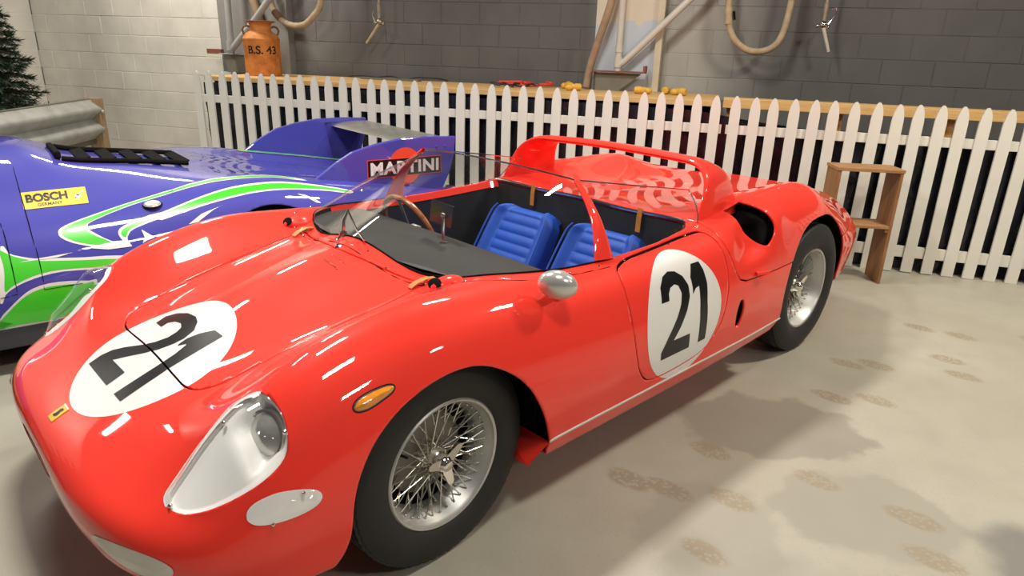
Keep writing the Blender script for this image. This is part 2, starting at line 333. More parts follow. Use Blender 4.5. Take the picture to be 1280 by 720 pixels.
B_GA2 = [(202.3, 43.3), (215.0, 37.9), (225.3, 35.7), (239.0, 35.8), (248.8, 39.1), (248.2, 40.7), (241.7, 38.5), (231.3, 37.9), (217.8, 39.3), (202.0, 44.5)]
B_WB = [(181.0, 64.0), (181.9, 61.3), (185.6, 59.2), (192.1, 56.9), (196.0, 56.5), (202.2, 54.2), (212.1, 50.3), (222.4, 46.7), (232.7, 45.4), (243.3, 44.9), (257.4, 47.0), (270.2, 50.9), (269.2, 53.6), (259.5, 52.2), (248.3, 52.2), (237.6, 52.8), (227.2, 53.7), (213.9, 56.2), (201.3, 59.1), (195.2, 60.6), (194.0, 59.9), (186.4, 62.4), (184.2, 64.4), (183.3, 67.0), (184.1, 70.2), (182.2, 67.8)]
B_GB = [(181.8, 64.1), (182.8, 61.9), (186.1, 59.9), (192.5, 57.8), (195.8, 57.4), (202.0, 55.3), (211.8, 51.6), (222.0, 48.3), (232.2, 47.2), (242.7, 46.8), (256.9, 48.5), (269.2, 51.5), (268.8, 52.7), (259.9, 51.1), (248.7, 51.1), (237.9, 51.6), (227.5, 52.5), (214.2, 55.0), (201.5, 58.0), (195.4, 59.5), (193.7, 59.1), (186.1, 61.6), (183.7, 63.9), (183.0, 65.9)]
B_WC = [(148.0, 61.9), (149.6, 65.2), (152.5, 67.2), (156.7, 69.0), (161.5, 69.8), (169.3, 71.3), (181.5, 73.5), (180.8, 77.9), (174.2, 77.3), (168.5, 76.4), (162.6, 75.6), (157.1, 76.0), (152.5, 77.2), (148.5, 79.0), (146.5, 80.5), (144.6, 83.2)]
B_GC = [(147.7, 63.6), (149.5, 65.8), (152.7, 68.1), (156.6, 69.8), (161.4, 70.9), (169.1, 72.4), (180.8, 74.8), (180.1, 76.8), (174.3, 76.4), (168.6, 75.5), (162.7, 74.7), (156.9, 74.9), (152.2, 76.3), (148.3, 78.3), (146.5, 79.4), (147.3, 73.7), (147.6, 69.5), (147.4, 66.1)]
B_WD = [(143.7, 88.4), (146.3, 85.5), (150.2, 82.0), (153.5, 80.0), (158.1, 79.1), (163.9, 79.5), (169.5, 80.6), (171.8, 81.5), (158.8, 92.1), (157.1, 92.8), (148.5, 92.5), (143.0, 92.6)]
B_GD = [(143.6, 89.3), (146.1, 86.6), (150.0, 83.0), (153.4, 81.1), (158.1, 80.2), (163.8, 80.6), (168.5, 81.3), (170.9, 81.9), (158.5, 91.6), (157.2, 91.9), (148.6, 91.6), (143.2, 91.9)]
B_WSPEAR = [(151.0, 69.4), (156.7, 68.9), (166.4, 68.6), (176.4, 67.0), (182.8, 67.2), (184.4, 70.3), (176.9, 69.8), (171.8, 68.0), (166.4, 68.7), (162.0, 69.6), (156.2, 69.5)]
B_WT1 = [(188.1, 63.3), (191.8, 68.2), (189.1, 68.9), (187.5, 69.8), (188.6, 67.3)]
B_WT2 = [(217.6, 58.2), (208.6, 61.2), (203.4, 65.1), (206.8, 64.8), (213.1, 60.1)]
B_WT3 = [(245.2, 55.3), (248.7, 56.1), (252.1, 58.5), (254.5, 61.0), (252.3, 60.8), (249.6, 58.3), (247.1, 56.6)]
B_GAP1 = [(156.5, 21.1), (156.6, 32.2), (156.7, 58.8), (157.0, 69.9), (156.8, 80.9), (161.5, 80.9), (167.5, 81.1)]
B_GAP2 = [(149.4, 51.3), (149.7, 59.5), (149.7, 68.9), (149.5, 81.0), (145.1, 81.4)]
B_CAP = [(-1.8953, -.7755, .6935)]
# ---------------------------------------------------------------- mesh builder
class MB:
    def __init__(s): s.v = []; s.f = []
    def add(s, vs, fs):
        n = len(s.v); s.v += [tuple(map(float, p)) for p in vs]; s.f += [tuple(int(i) + n for i in f) for f in fs]; return s
    def box(s, c, d, R=None, taper=None):
        hx, hy, hz = (k / 2 for k in d)
        vs = [Vector((x, y, z)) for z in (-hz, hz) for y in (-hy, hy) for x in (-hx, hx)]
        if R is not None: vs = [R @ v for v in vs]
        return s.add([v + Vector(c) for v in vs], [(0,2,3,1), (4,5,7,6), (0,1,5,4), (2,6,7,3), (0,4,6,2), (1,3,7,5)])
    def tube(s, pts, r, n=8, caps=True):
        pts = [Vector(p) for p in pts]; rings = []
        rr = r if hasattr(r, '__len__') else [r] * len(pts)
        up = None
        for i, p in enumerate(pts):
            t = (pts[min(i+1, len(pts)-1)] - pts[max(i-1, 0)]).normalized()
            if up is None:
                a = Vector((0, 0, 1)) if abs(t.z) < .9 else Vector((1, 0, 0)); up = t.cross(a).normalized()
            up = (up - t * up.dot(t)).normalized(); w = t.cross(up)
            rings.append([p + (up * math.cos(k*2*math.pi/n) + w * math.sin(k*2*math.pi/n)) * rr[i] for k in range(n)])
        fs = []
        for i in range(len(rings) - 1):
            for k in range(n): fs.append((i*n+k, i*n+(k+1) % n, (i+1)*n+(k+1) % n, (i+1)*n+k))
        if caps: fs.append(tuple(range(n))[::-1]); fs.append(tuple((len(rings)-1)*n + k for k in range(n)))
        return s.add([v for r_ in rings for v in r_], fs)
    def lathe(s, prof, n=48, axis='Z', c=(0, 0, 0), rfun=None, closed=False):
        """prof: (radius, height)"""
        vs = []; m = len(prof)
        for k in range(n):
            a = 2*math.pi*k/n; ca, sa = math.cos(a), math.sin(a)
            for j, (r, h) in enumerate(prof):
                if rfun: r = rfun(j, k, r)
                p = {'Z': (r*ca, r*sa, h), 'Y': (r*ca, h, r*sa), 'X': (h, r*ca, r*sa)}[axis]
                vs.append((p[0]+c[0], p[1]+c[1], p[2]+c[2]))
        fs = []
        for k in range(n):
            k2 = (k+1) % n
            for j in range(m if closed else m-1):
                j2 = (j+1) % m; q = (k*m+j, k2*m+j, k2*m+j2, k*m+j2)
                fs.append(q if axis != 'Y' else q[::-1])
        return s.add(vs, fs)
    def prism(s, poly, z0, z1, fn=None):
        """polygon (a, b) extruded between z0 and z1; fn maps (a, b, c) to a point"""
        n = len(poly); fn = fn or (lambda a, b, c: (a, b, c))
        vs = [fn(a, b, z0) for a, b in poly] + [fn(a, b, z1) for a, b in poly]
        fs = [tuple(range(n))[::-1], tuple(range(n, 2*n))] + [(k, (k+1) % n, n+(k+1) % n, n+k) for k in range(n)]
        return s.add(vs, fs)
    def ball(s, c, r, nu=14, nv=9, R=None):
        r = (r, r, r) if not hasattr(r, '__len__') else r
        vs = []; fs = []
        for j in range(nv + 1):
            t = math.pi * j / nv
            for k in range(nu):
                a = 2*math.pi*k/nu; p = Vector((r[0]*math.sin(t)*math.cos(a), r[1]*math.sin(t)*math.sin(a), r[2]*math.cos(t)))
                vs.append((R @ p if R is not None else p) + Vector(c))
        for j in range(nv):
            for k in range(nu): fs.append((j*nu+k, (j+1)*nu+k, (j+1)*nu+(k+1) % nu, j*nu+(k+1) % nu))
        return s.add(vs, fs)
    def grid(s, P):
        P = np.asarray(P); a, b = P.shape[:2]
        return s.add(P.reshape(-1, 3), [(i*b+j, (i+1)*b+j, (i+1)*b+j+1, i*b+j+1) for i in range(a-1) for j in range(b-1)])
    def mesh(s, name, m, smooth=35):
        me = bpy.data.meshes.new(name); me.from_pydata(s.v, [], s.f); me.validate(); me.update()
        if m is not None: me.materials.append(m)
        if smooth:
            me.polygons.foreach_set('use_smooth', [True] * len(me.polygons)); me.set_sharp_from_angle(angle=math.radians(smooth))
        return me
    def build(s, name, m, parent=None, smooth=35, loc=(0, 0, 0), rot=None):
        o = bpy.data.objects.new(name, s.mesh(name, m, smooth)); COL.objects.link(o)
        if parent: o.parent = parent
        o.location = loc
        if rot: o.rotation_euler = rot
        return o

def bevel(o, w, seg=2):
    b = o.modifiers.new('bevel', 'BEVEL'); b.width = w; b.segments = seg; b.limit_method = 'ANGLE'; b.angle_limit = math.radians(40); return o
def tag(o, label=None, cat=None, group=None, kind=None):
    if label: o['label'] = label
    if cat: o['category'] = cat
    if group: o['group'] = group
    if kind: o['kind'] = kind
    return o
def root(name, label, cat, loc=(0, 0, 0), rz=0.0, group=None):
    o = bpy.data.objects.new(name, None); COL.objects.link(o); o.location = loc; o.rotation_euler = (0, 0, rz)
    o.empty_display_size = .1
    return tag(o, label, cat, group)
def inst(me, name, parent, loc=(0, 0, 0), rot=(0, 0, 0)):
    o = bpy.data.objects.new(name, me); COL.objects.link(o); o.parent = parent; o.location = loc; o.rotation_euler = rot; return o
def text_mesh(body, size, bold=0.0, extrude=.0006, spacing=1.0):
    """vertices and faces of a line of lettering in the x-y plane, origin at its lower left"""
    c = bpy.data.curves.new('lettering', 'FONT'); c.body = body; c.size = size; c.offset = bold; c.extrude = extrude; c.space_character = spacing; c.resolution_u = 6
    o = bpy.data.objects.new('lettering', c); COL.objects.link(o)
    me = bpy.data.meshes.new_from_object(o.evaluated_get(bpy.context.evaluated_depsgraph_get()))
    v = np.array([p.co[:] for p in me.vertices]); f = [tuple(p.vertices) for p in me.polygons]
    bpy.data.objects.remove(o); bpy.data.curves.remove(c); bpy.data.meshes.remove(me)
    v[:, :2] -= v[:, :2].min(0)
    return v, f

# ---------------------------------------------------------------- room frame: s along the fence, d away from the camera
FA = np.array([4.42, -.633]); FD = np.array([-.5, .8660254]); FN = np.array([.8660254, .5]); FR = math.radians(120)
def W(s, d, z=0.0): return (FA[0] + FD[0]*s + FN[0]*d, FA[1] + FD[1]*s + FN[1]*d, z)
WALL = 1.2
rng = random.Random(7)

# floor -----------------------------------------------------------
def floor_material():
    m = bpy.data.materials.new('concrete_floor'); m.use_nodes = True; nt = m.node_tree; b = nt.nodes['Principled BSDF']
    L = nt.links.new; N = nt.nodes.new
    geo = N('ShaderNodeNewGeometry')
    def noise(scale, detail=6, dist=0.0):
        n = N('ShaderNodeTexNoise'); n.inputs['Scale'].default_value = scale; n.inputs['Detail'].default_value = detail; n.inputs['Distortion'].default_value = dist
        L(geo.outputs['Position'], n.inputs['Vector']); return n
    def mix(fac, a, c):
        x = N('ShaderNodeMix'); x.data_type = 'RGBA'
        if isinstance(fac, float): x.inputs[0].default_value = fac
        else: L(fac, x.inputs[0])
        for k, v in ((6, a), (7, c)):
            if isinstance(v, tuple): x.inputs[k].default_value = (*v, 1)
            else: L(v, x.inputs[k])
        return x.outputs[2]
    def rng_(inp, a, c, lo=0.0, hi=1.0):
        r = N('ShaderNodeMapRange'); r.interpolation_type = 'SMOOTHSTEP'; L(inp, r.inputs[0])
        for k, v in zip((1, 2, 3, 4), (a, c, lo, hi)): r.inputs[k].default_value = v
        return r.outputs[0]
    def mul(a, c):
        x = N('ShaderNodeMath'); x.operation = 'MULTIPLY'
        for k, v in ((0, a), (1, c)):
            if isinstance(v, float): x.inputs[k].default_value = v
            else: L(v, x.inputs[k])
        return x.outputs[0]
    col = mix(rng_(noise(1.1, 8).outputs['Fac'], .35, .68), (.44, .42, .35), (.385, .36, .29))
    col = mix(mul(rng_(noise(7, 8).outputs['Fac'], .42, .75), .5), col, (.365, .345, .285))
    col = mix(mul(rng_(noise(95, 4).outputs['Fac'], .55, .75), .35), col, (.28, .26, .21))
    wob = noise(5.5, 5)
    def blot(cx, cy, rx, ry, ang, colr, strength, edge=.25, wobble=.5, pattern=None):
        nonlocal col
        sub = N('ShaderNodeVectorMath'); sub.operation = 'SUBTRACT'; L(geo.outputs['Position'], sub.inputs[0]); sub.inputs[1].default_value = (cx, cy, 0)
        mp = N('ShaderNodeMapping'); mp.vector_type = 'TEXTURE'; mp.inputs['Rotation'].default_value = (0, 0, ang); mp.inputs['Scale'].default_value = (rx, ry, 1)
        L(sub.outputs[0], mp.inputs[0])
        ln = N('ShaderNodeVectorMath'); ln.operation = 'LENGTH'; L(mp.outputs[0], ln.inputs[0])
        ad = N('ShaderNodeMath'); ad.operation = 'MULTIPLY_ADD'; L(wob.outputs['Fac'], ad.inputs[0]); ad.inputs[1].default_value = wobble*2; L(ln.outputs[1 if len(ln.outputs) > 1 else 0], ad.inputs[2])
        f = rng_(ad.outputs[0], 1.0+wobble-edge, 1.0+wobble+edge, strength, 0.0)
        if pattern:
            br = N('ShaderNodeTexVoronoi'); br.inputs['Scale'].default_value = pattern; L(geo.outputs['Position'], br.inputs['Vector'])
            f = mul(f, rng_(br.outputs['Distance'], .25, .55, .25, 1.0))
        col = mix(f, col, colr)
    # damp stains, rusty tread prints and dirt that lie on the slab
    blot(1.52, -1.03, .37, .27, -.88, (.285, .265, .22), .85, .10, .55)
    blot(1.22, -1.52, .30, .26, -.8, (.335, .315, .26), .8, .12, .6)
    blot(.72, -1.22, .28, .24, .4, (.35, .33, .275), .7, .12, .6)
    blot(1.36, -2.02, .20, .16, .4, (.17, .165, .16), .8, .35, .5)
    blot(3.1, -2.2, .9, .4, .3, (.36, .33, .27), .6, .3, .6)
    blot(.45, -1.6, .4, .2, .3, (.34, .32, .27), .5, .25, .6)
    for cx, cy in ((1.99, -1.09), (2.12, -1.25), (.93, -1.18), (1.28, -1.33), (1.31, -1.65), (.81, -.99), (.75, -.87), (1.14, -1.77), (1.15, -.97),
                   (3.33, -1.28), (2.9, -1.33), (2.74, -1.45), (2.42, -1.0), (3.28, -1.09), (2.52, -1.1), (.62, -1.25), (3.6, -1.6)):
        blot(cx, cy, .085, .046, 1.67, (.30, .245, .165), .72, .25, .5, 62)
    L(col, b.inputs['Base Color'])
    rr = rng_(noise(3, 5).outputs['Fac'], .3, .7, .42, .62); L(rr, b.inputs['Roughness'])
    b.inputs['Specular IOR Level'].default_value = .4
    bp = N('ShaderNodeBump'); bp.inputs['Strength'].default_value = .12; bp.inputs['Distance'].default_value = .004
    L(noise(60, 6).outputs['Fac'], bp.inputs['Height']); L(bp.outputs[0], b.inputs['Normal'])
    return m
fl = MB(); fl.box((2.0, 1.5, -.05), (18, 18, .1)); tag(fl.build('floor', floor_material(), smooth=0), kind='structure')

# walls: painted concrete blocks --------------------------------------
def wall_material(name):
    m = bpy.data.materials.new(name); m.use_nodes = True; nt = m.node_tree; b = nt.nodes['Principled BSDF']
    L = nt.links.new; N = nt.nodes.new
    geo = N('ShaderNodeNewGeometry')
    dt = N('ShaderNodeVectorMath'); dt.operation = 'DOT_PRODUCT'; L(geo.outputs['Position'], dt.inputs[0]); dt.inputs[1].default_value = (FD[0], FD[1], 0)
    mr = N('ShaderNodeMapRange'); mr.inputs[1].default_value = float(FA @ FD) - 4.0; mr.inputs[2].default_value = float(FA @ FD) + 12.0; L(dt.outputs['Value'], mr.inputs[0])
    cr = N('ShaderNodeValToRGB'); e = cr.color_ramp
    dark = (.105, .104, .100); cream = (.66, .63, .565); lite = (.36, .35, .325); grey = (.19, .188, .183)
    stops = [(-4, dark), (1.05, dark), (1.75, lite), (2.30, lite), (2.64, grey), (2.72, dark), (4.75, dark), (5.75, grey), (6.66, grey), (6.70, cream), (12, cream)]
    e.elements[0].position = 0; e.elements[0].color = (*dark, 1); e.elements[1].position = 1; e.elements[1].color = (*cream, 1)
    for s, c in stops[1:-1]:
        q = e.elements.new((s + 4) / 16); q.color = (*c, 1)
    L(mr.outputs[0], cr.inputs[0])
    no = N('ShaderNodeTexNoise'); no.inputs['Scale'].default_value = 3.0; no.inputs['Detail'].default_value = 6; L(geo.outputs['Position'], no.inputs['Vector'])
    hm = N('ShaderNodeMix'); hm.data_type = 'RGBA'; hm.blend_type = 'MULTIPLY'
    r2 = N('ShaderNodeMapRange'); r2.inputs[1].default_value = .3; r2.inputs[2].default_value = .7; r2.inputs[3].default_value = .86; r2.inputs[4].default_value = 1.06; L(no.outputs['Fac'], r2.inputs[0])
    hm.inputs[0].default_value = 1.0; L(cr.outputs[0], hm.inputs[6]); L(r2.outputs[0], hm.inputs[7])
    L(hm.outputs[2], b.inputs['Base Color']); b.inputs['Roughness'].default_value = .62
    n2 = N('ShaderNodeTexNoise'); n2.inputs['Scale'].default_value = 140; n2.inputs['Detail'].default_value = 3; L(geo.outputs['Position'], n2.inputs['Vector'])
    bp = N('ShaderNodeBump'); bp.inputs['Strength'].default_value = .25; bp.inputs['Distance'].default_value = .003; L(n2.outputs['Fac'], bp.inputs['Height']); L(bp.outputs[0], b.inputs['Normal'])
    return m
M['wall'] = wall_material('painted_block_wall')
CH, CL = .2, .4
bk = MB(); bk.box((0, 0, 0), (CL - .006, .03, CH - .006)); blk = bk.mesh('block', M['wall'], smooth=0)
bmm = bmesh.new(); bmm.from_mesh(blk); bmesh.ops.bevel(bmm, geom=bmm.edges[:], offset=.003, segments=1, affect='EDGES'); bmm.to_mesh(blk); bmm.free()
def block_wall(name, L0, L1, origin, rz, keep, kids_y):
    """wall whose face lies along local x; kids: single blocks"""
    wl = MB(); wl.box(((L0+L1)/2, kids_y - .0385, 1.7), (L1-L0, .10, 3.4))
    w = wl.build(name, M['wall'], smooth=0, loc=origin, rot=(0, 0, rz)); tag(w, kind='structure')
    rest = MB(); n = 0
    for r in range(17):
        z = .09 + CH*(r - .5)
        if z < .05: continue
        off = CL/2 if r % 2 else 0
        k = math.floor(L0/CL)
        while (k*CL + off) < L1:
            x = k*CL + off + CL/2; k += 1
            if x - CL/2 < L0 - .01 or x + CL/2 > L1 + .25: continue
            dy = kids_y + rng.uniform(-.0015, .0015)
            if keep(x, z): inst(blk, 'block', w, (x, dy, z)); n += 1
            else: rest.box((x, dy, z), (CL - .006, .03, CH - .006))
    if rest.v: tag(rest.build('block_courses', M['wall'], w, smooth=0), kind='stuff')
    return w
# local x = s, local y = -d (towards the camera), so the face of the blocks points to +y
wb = block_wall('wall_back', -3.6, 9.4, W(0, WALL, 0), FR, lambda x, z: (-1.2 < x < 6.9 and 1.05 < z < 2.05) or (x >= 6.9 and .25 < z < 2.05), -.02)
wb2 = block_wall('wall_left', 0, 5.2, W(9.4, WALL, 0), FR + math.pi/2, lambda x, z: x < 2.4 and .5 < z < 2.2, -.02)
# ---------------------------------------------------------------- the red racing car
red_car = root('race_car', 'glossy red open racing car with number 21 roundels and wire wheels', 'car')

# scooped channel ahead of each rear intake, raised lip around it
def sstep(a, b, x): t = np.clip((x - a) / (b - a), 0, 1); return t*t*(3 - 2*t)
_n = grid_normals(RED); _x, _y, _z = RED[..., 0], RED[..., 1], RED[..., 2]
_chan = sstep(1.44, 1.66, _x) * (1 - sstep(1.66, 1.82, _x)) * np.exp(-((_z - .745 - .10*(_x - 1.6))/.075)**4) * (_y > .55)
_lip = np.exp(-((_x - 1.86)/.09)**2) * np.exp(-((_z - .80)/.09)**2) * (_y > .55)
RED = RED - _n * (.040*_chan - .018*_lip)[..., None]
RED[:, 0, 1] = 0
RN = grid_normals(RED)
RX, RY, RZ = RED[..., 0], RED[..., 1], RED[..., 2]

def patch(G, F, name, m, parent, off=0.0, side=1, two=None, thick=0.0, nrm=None, smooth=180):
    """part of a half body where F > 0, lifted off along the normal; side -1 mirrors it to the near side"""
    Nn = grid_normals(G) if nrm is None else nrm
    o3 = off[..., None] if hasattr(off, 'shape') else off
    V, Fc = clip_grid(G + Nn*o3, F)
    if not len(V): print('empty patch', name); return None
    if side < 0: V = V * [1, -1, 1]; Fc = [f[::-1] for f in Fc]
    me = bpy.data.meshes.new(name); me.from_pydata(V.tolist(), [], Fc); me.update(); me.materials.append(m)
    me.polygons.foreach_set('use_smooth', [True]*len(me.polygons))
    o = bpy.data.objects.new(name, me); COL.objects.link(o); o.parent = parent
    if thick:
        sm = o.modifiers.new('shell', 'SOLIDIFY'); sm.thickness = thick; sm.offset = -1
        if two: me.materials.append(two); sm.material_offset = 1
    return o
def pair(G, FF, name, m, parent, off=0.0, **kw):
    """one piece that spans both sides of the centre line"""
    Nn = grid_normals(G); FF = FF if isinstance(FF, tuple) else (FF, FF)
    V1, F1 = clip_grid(G + Nn*off, FF[0]); V2, F2 = clip_grid((G + Nn*off), FF[1])
    n1 = len(V1); V = []; Fc = list(F1)
    if len(V2): V2 = V2 * [1, -1, 1]; Fc += [tuple(i + n1 for i in f[::-1]) for f in F2]
    V = np.concatenate([a for a in (V1, V2) if len(a)])
    me = bpy.data.meshes.new(name); me.from_pydata(V.tolist(), [], Fc)
    bm = bmesh.new(); bm.from_mesh(me); bmesh.ops.remove_doubles(bm, verts=[v for v in bm.verts if abs(v.co.y) < 1e-4], dist=2e-4); bm.to_mesh(me); bm.free()
    me.update(); me.materials.append(m); me.polygons.foreach_set('use_smooth', [True]*len(me.polygons))
    o = bpy.data.objects.new(name, me); COL.objects.link(o); o.parent = parent
    if kw.get('thick'):
        sm = o.modifiers.new('shell', 'SOLIDIFY'); sm.thickness = kw['thick']; sm.offset = -1
        if kw.get('two'): me.materials.append(kw['two']); sm.material_offset = 1
    return o

GAP = .0030
# openings and panels as signed fields on the half body
AF = [(-.47, .0), (-.47, .20), (-.425, .225), (-.385, .262), (-.362, .32), (-.354, .40), (-.338, .465), (-.305, .525), (-.262, .570), (-.205, .608), (-.138, .636), (-.07, .652), (0, .657), (.07, .648), (.14, .620), (.21, .572), (.262, .515), (.302, .45), (.335, .385), (.362, .315), (.378, .24), (.385, 0)]
AR = [(1.99, 0), (1.985, .30), (1.968, .42), (1.970, .50), (1.99, .57), (2.03, .635), (2.08, .685), (2.14, .718), (2.22, .738), (2.32, .745), (2.43, .742), (2.53, .722), (2.62, .680), (2.69, .62), (2.74, .54), (2.765, .45), (2.775, .35), (2.775, 0)]
def arch(poly): return np.where(RY > .46, -poly_sd(cr_closed(poly, 3), RX, RZ), 1.0)
F_front = arch(AF); F_rear = arch(AR)
CK = [(.18, 0), (.187, .2), (.205, .33), (.245, .46), (.30, .545), (.40, .600), (.55, .632), (.80, .645), (1.10, .640), (1.33, .620), (1.385, .585), (1.385, 0)]
CKP = [(.18, -.2)] + CK + [(1.385, -.2)]
F_cock = np.where(RZ > .6, poly_sd(CKP, RX, RY), -1.0)
HOODP = [(-.545, -.3), (-.545, .25), (-.540, .29), (-.525, .325), (-.495, .35), (-.468, .362), (-.398, .373), (-.282, .385), (-.19, .395), (-.095, .402), (.039, .413), (.155, .412), (.172, .40), (.170, .375), (.130, .22), (.095, .08), (.085, 0), (.085, -.3)]
F_hood = np.where(RZ > .5, poly_sd(HOODP, RX, RY), -1.0)
DOORP = rounded([(.800, .775), (1.06, .785), (1.30, .800), (1.395, .805), (1.415, .70), (1.405, .565), (1.372, .436), (1.27, .345), (1.05, .327), (.90, .331), (.845, .365), (.800, .435), (.765, .58), (.775, .735)], 2)
F_door = np.where(RY > .62, poly_sd(DOORP, RX, RZ), -1.0)
CLAMP = [(1.425, 1.2), (1.425, .83), (1.432, .77), (1.450, .70), (1.472, .637), (1.50, .603), (1.55, .588), (1.75, .583), (2.3, .583), (3.6, .583), (3.6, 1.2)]
F_clam = poly_sd(CLAMP, RX, RZ)
HLP = cr_closed([(p[0], abs(p[1])) for p in HEADLIGHT], 3)
F_head = np.where(RZ > .42, poly_sd(HLP, RX, RY), -1.0)
INP = cr_closed([(1.645, .838), (1.70, .868), (1.76, .872), (1.81, .835), (1.825, .78), (1.80, .728), (1.755, .70), (1.70, .722), (1.655, .77)], 4)
F_int = np.where(RY > .60, poly_sd(INP, RX, RZ), -1.0)
VEN = [(1.525 + .030*math.cos(a), .447 + .066*math.sin(a)) for a in np.linspace(0, 2*math.pi, 28, endpoint=False)]
F_vent = np.where(RY > .6, poly_sd(VEN, RX, RZ), -1.0)

base = np.minimum.reduce([F_front, F_rear, -F_cock, -F_head, -F_int, -F_vent])
shell = np.minimum.reduce([base, -F_hood - GAP, -F_door - GAP, -np.minimum(F_clam, .5) - GAP])
pair(RED, shell, 'body_shell', M['red'], red_car, 0.0, thick=.009, two=M['liner'])
hood = pair(RED, np.minimum(F_hood - GAP, base), 'bonnet_panel', M['red'], red_car, 0.0, thick=.009, two=M['liner'])
for sd in (-1, 1):
    patch(RED, np.minimum(F_door - GAP, base), 'door', M['red'], red_car, 0.0, sd, two=M['liner'], thick=.009)
pair(RED, np.minimum(F_clam - GAP, base), 'rear_clamshell', M['red'], red_car, 0.0, thick=.009, two=M['liner'])
# tail panel closing the body
tp = RED[-1]; tb = MB(); ring = [tuple(p) for p in tp] + [(p[0], -p[1], p[2]) for p in tp[::-1][:-1]]
tb.add(ring, [tuple(range(len(ring)))]); tb.build('tail_panel', M['red'], red_car, smooth=0)
mt = MB(); tp = RED[0]; ring = [(p[0]+.01, p[1], p[2]) for p in tp] + [(p[0]+.01, -p[1], p[2]) for p in tp[::-1][:-1]]
mt.add(ring, [tuple(range(len(ring)))[::-1]]); mt.build('air_mouth', M['liner'], red_car, smooth=0)
# dark lining below the shut lines, in the intakes and the vents
lin = pair(RED, np.minimum.reduce([-np.abs(F_hood) + .03, F_front - .01, F_rear - .01, -F_cock - .01, -F_head - .015]), 'shut_line_lining', M['liner'], red_car, -.0125)
for sd in (-1, 1):
    patch(RED, np.minimum.reduce([-np.abs(F_door) + .03, -F_cock - .01]), 'shut_line_lining', M['liner'], red_car, -.0125, sd)
    patch(RED, np.minimum.reduce([-np.abs(F_clam) + .03, F_rear - .01, -F_cock - .01, RX - 1.39, -F_int - .01, 2.6 - RX, np.where(RY > .5, 1., -1.)]), 'shut_line_lining', M['liner'], red_car, -.0125, sd)
    patch(RED, F_int + .03, 'intake_duct', M['liner'], red_car, -.05 - np.clip(F_int, 0, 1)*1.6, sd)
    patch(RED, F_vent + .03, 'vent_duct', M['liner'], red_car, -.02, sd)

# wheel wells
for cx, cz, r, yo in ((0, .325, .385, .725), (2.385, .345, .425, .705)):
    for sd in (-1, 1):
        w = MB(); pts = [math.pi*k/24 for k in range(-3, 28)]
        G = np.array([[(cx + r*math.cos(a), sd*y, max(cz + r*math.sin(a), .17)) for y in (yo, .44)] for a in pts]); w.grid(G)
        n = len(w.v); w.add([(cx + r*math.cos(a), sd*.44, max(cz + r*math.sin(a), .17)) for a in pts], [tuple(range(len(pts)))])
        w.build('wheel_well', M['liner'], red_car)
# sill ends seen behind the front wheels
for sd in (-1, 1):
    q = MB(); q.add([(.372, sd*.800, .283), (.305, sd*.770, .205), (.335, sd*.50, .19), (.372, sd*.50, .283)], [(0, 1, 2, 3) if sd > 0 else (3, 2, 1, 0)])
    q.build('sill_end', M['red'], red_car, smooth=0)

# sill strips, number roundels, badge
for sd in (-1, 1):
    zz = RZ - (.2815 + .0066*(RX - .35))
    patch(RED, np.minimum.reduce([zz - .001, .0145 - zz, RX - .368, 2.0 - RX, np.where(RY > .7, 1., -1.)]), 'sill_strip', M['strip'], red_car, .002, sd, thick=.002)
def sub(G, x0, x1, cond, k):
    i = np.nonzero((G[:, 0, 0] > x0) & (G[:, 0, 0] < x1))[0]; g = G[i[0]:i[-1]+1]
    j = np.nonzero(cond(g).any(0))[0]; return refine(g[:, j[0]:j[-1]+1], k)
def ell(cx, cy, rx, ry, n=72): return [(cx + rx*math.cos(a), cy + ry*math.sin(a)) for a in np.linspace(0, 2*math.pi, n, endpoint=False)]
# bonnet roundel spans the centre line, so it is made on the full width
full = np.concatenate([(RED * [1, -1, 1])[:, :0:-1], RED], 1)
hg = sub(full, -.82, -.26, lambda g: (np.abs(g[..., 1]) < .30) & (g[..., 2] > .4), 4)
hn = grid_normals(hg); hx, hy = hg[..., 0], hg[..., 1]
seam = np.abs(poly_sd(HOODP + [(p[0], -p[1]) for p in HOODP[::-1]], hx, np.abs(hy))) - .0026
disc = patch(hg, np.minimum(poly_sd(ell(-.541, -.020, .231, .258), hx, hy), seam), 'number_roundel', M['white'], red_car, .0009, 1, nrm=hn)
for nm, pl_ in (('digit_two', HOOD_2), ('digit_one', HOOD_1)):
    patch(hg, np.minimum(poly_sd(pl_, hx, hy), seam), nm, M['black'], disc, .0017, 1, nrm=hn)
sg = sub(RED, .80, 1.40, lambda g: (g[..., 1] > .6) & (g[..., 2] > .27) & (g[..., 2] < .84), 4); sn = grid_normals(sg); sx, sz = sg[..., 0], sg[..., 2]
sseam = np.abs(poly_sd(DOORP, sx, sz)) - .0026
SC = ell(1.100, .532, .250, .243)
for sd in (-1, 1):
    disc = patch(sg, np.minimum(poly_sd(SC, sx, sz), sseam), 'number_roundel', M['white'], red_car, .0009, sd, nrm=sn)
    for nm, pl_ in (('digit_two', SIDE_2), ('digit_one', SIDE_1)):
        pp = pl_ if sd < 0 else [(2.2 - a, b) for a, b in pl_]
        patch(sg, np.minimum(poly_sd(pp, sx, sz), sseam), nm, M['black'], disc, .0017, sd, nrm=sn)
bg = sub(full, -.86, -.74, lambda g: (np.abs(g[..., 1]) < .06) & (g[..., 2] > .4), 4); bx_, by_ = bg[..., 0], bg[..., 1]
bd = patch(bg, poly_sd([(-.826, -.021), (-.779, -.021), (-.779, .021), (-.826, .021)], bx_, by_), 'nose_badge', M['yellow'], red_car, .0025, 1, thick=.004)
tag(bd, 'small yellow rectangular badge on the nose')
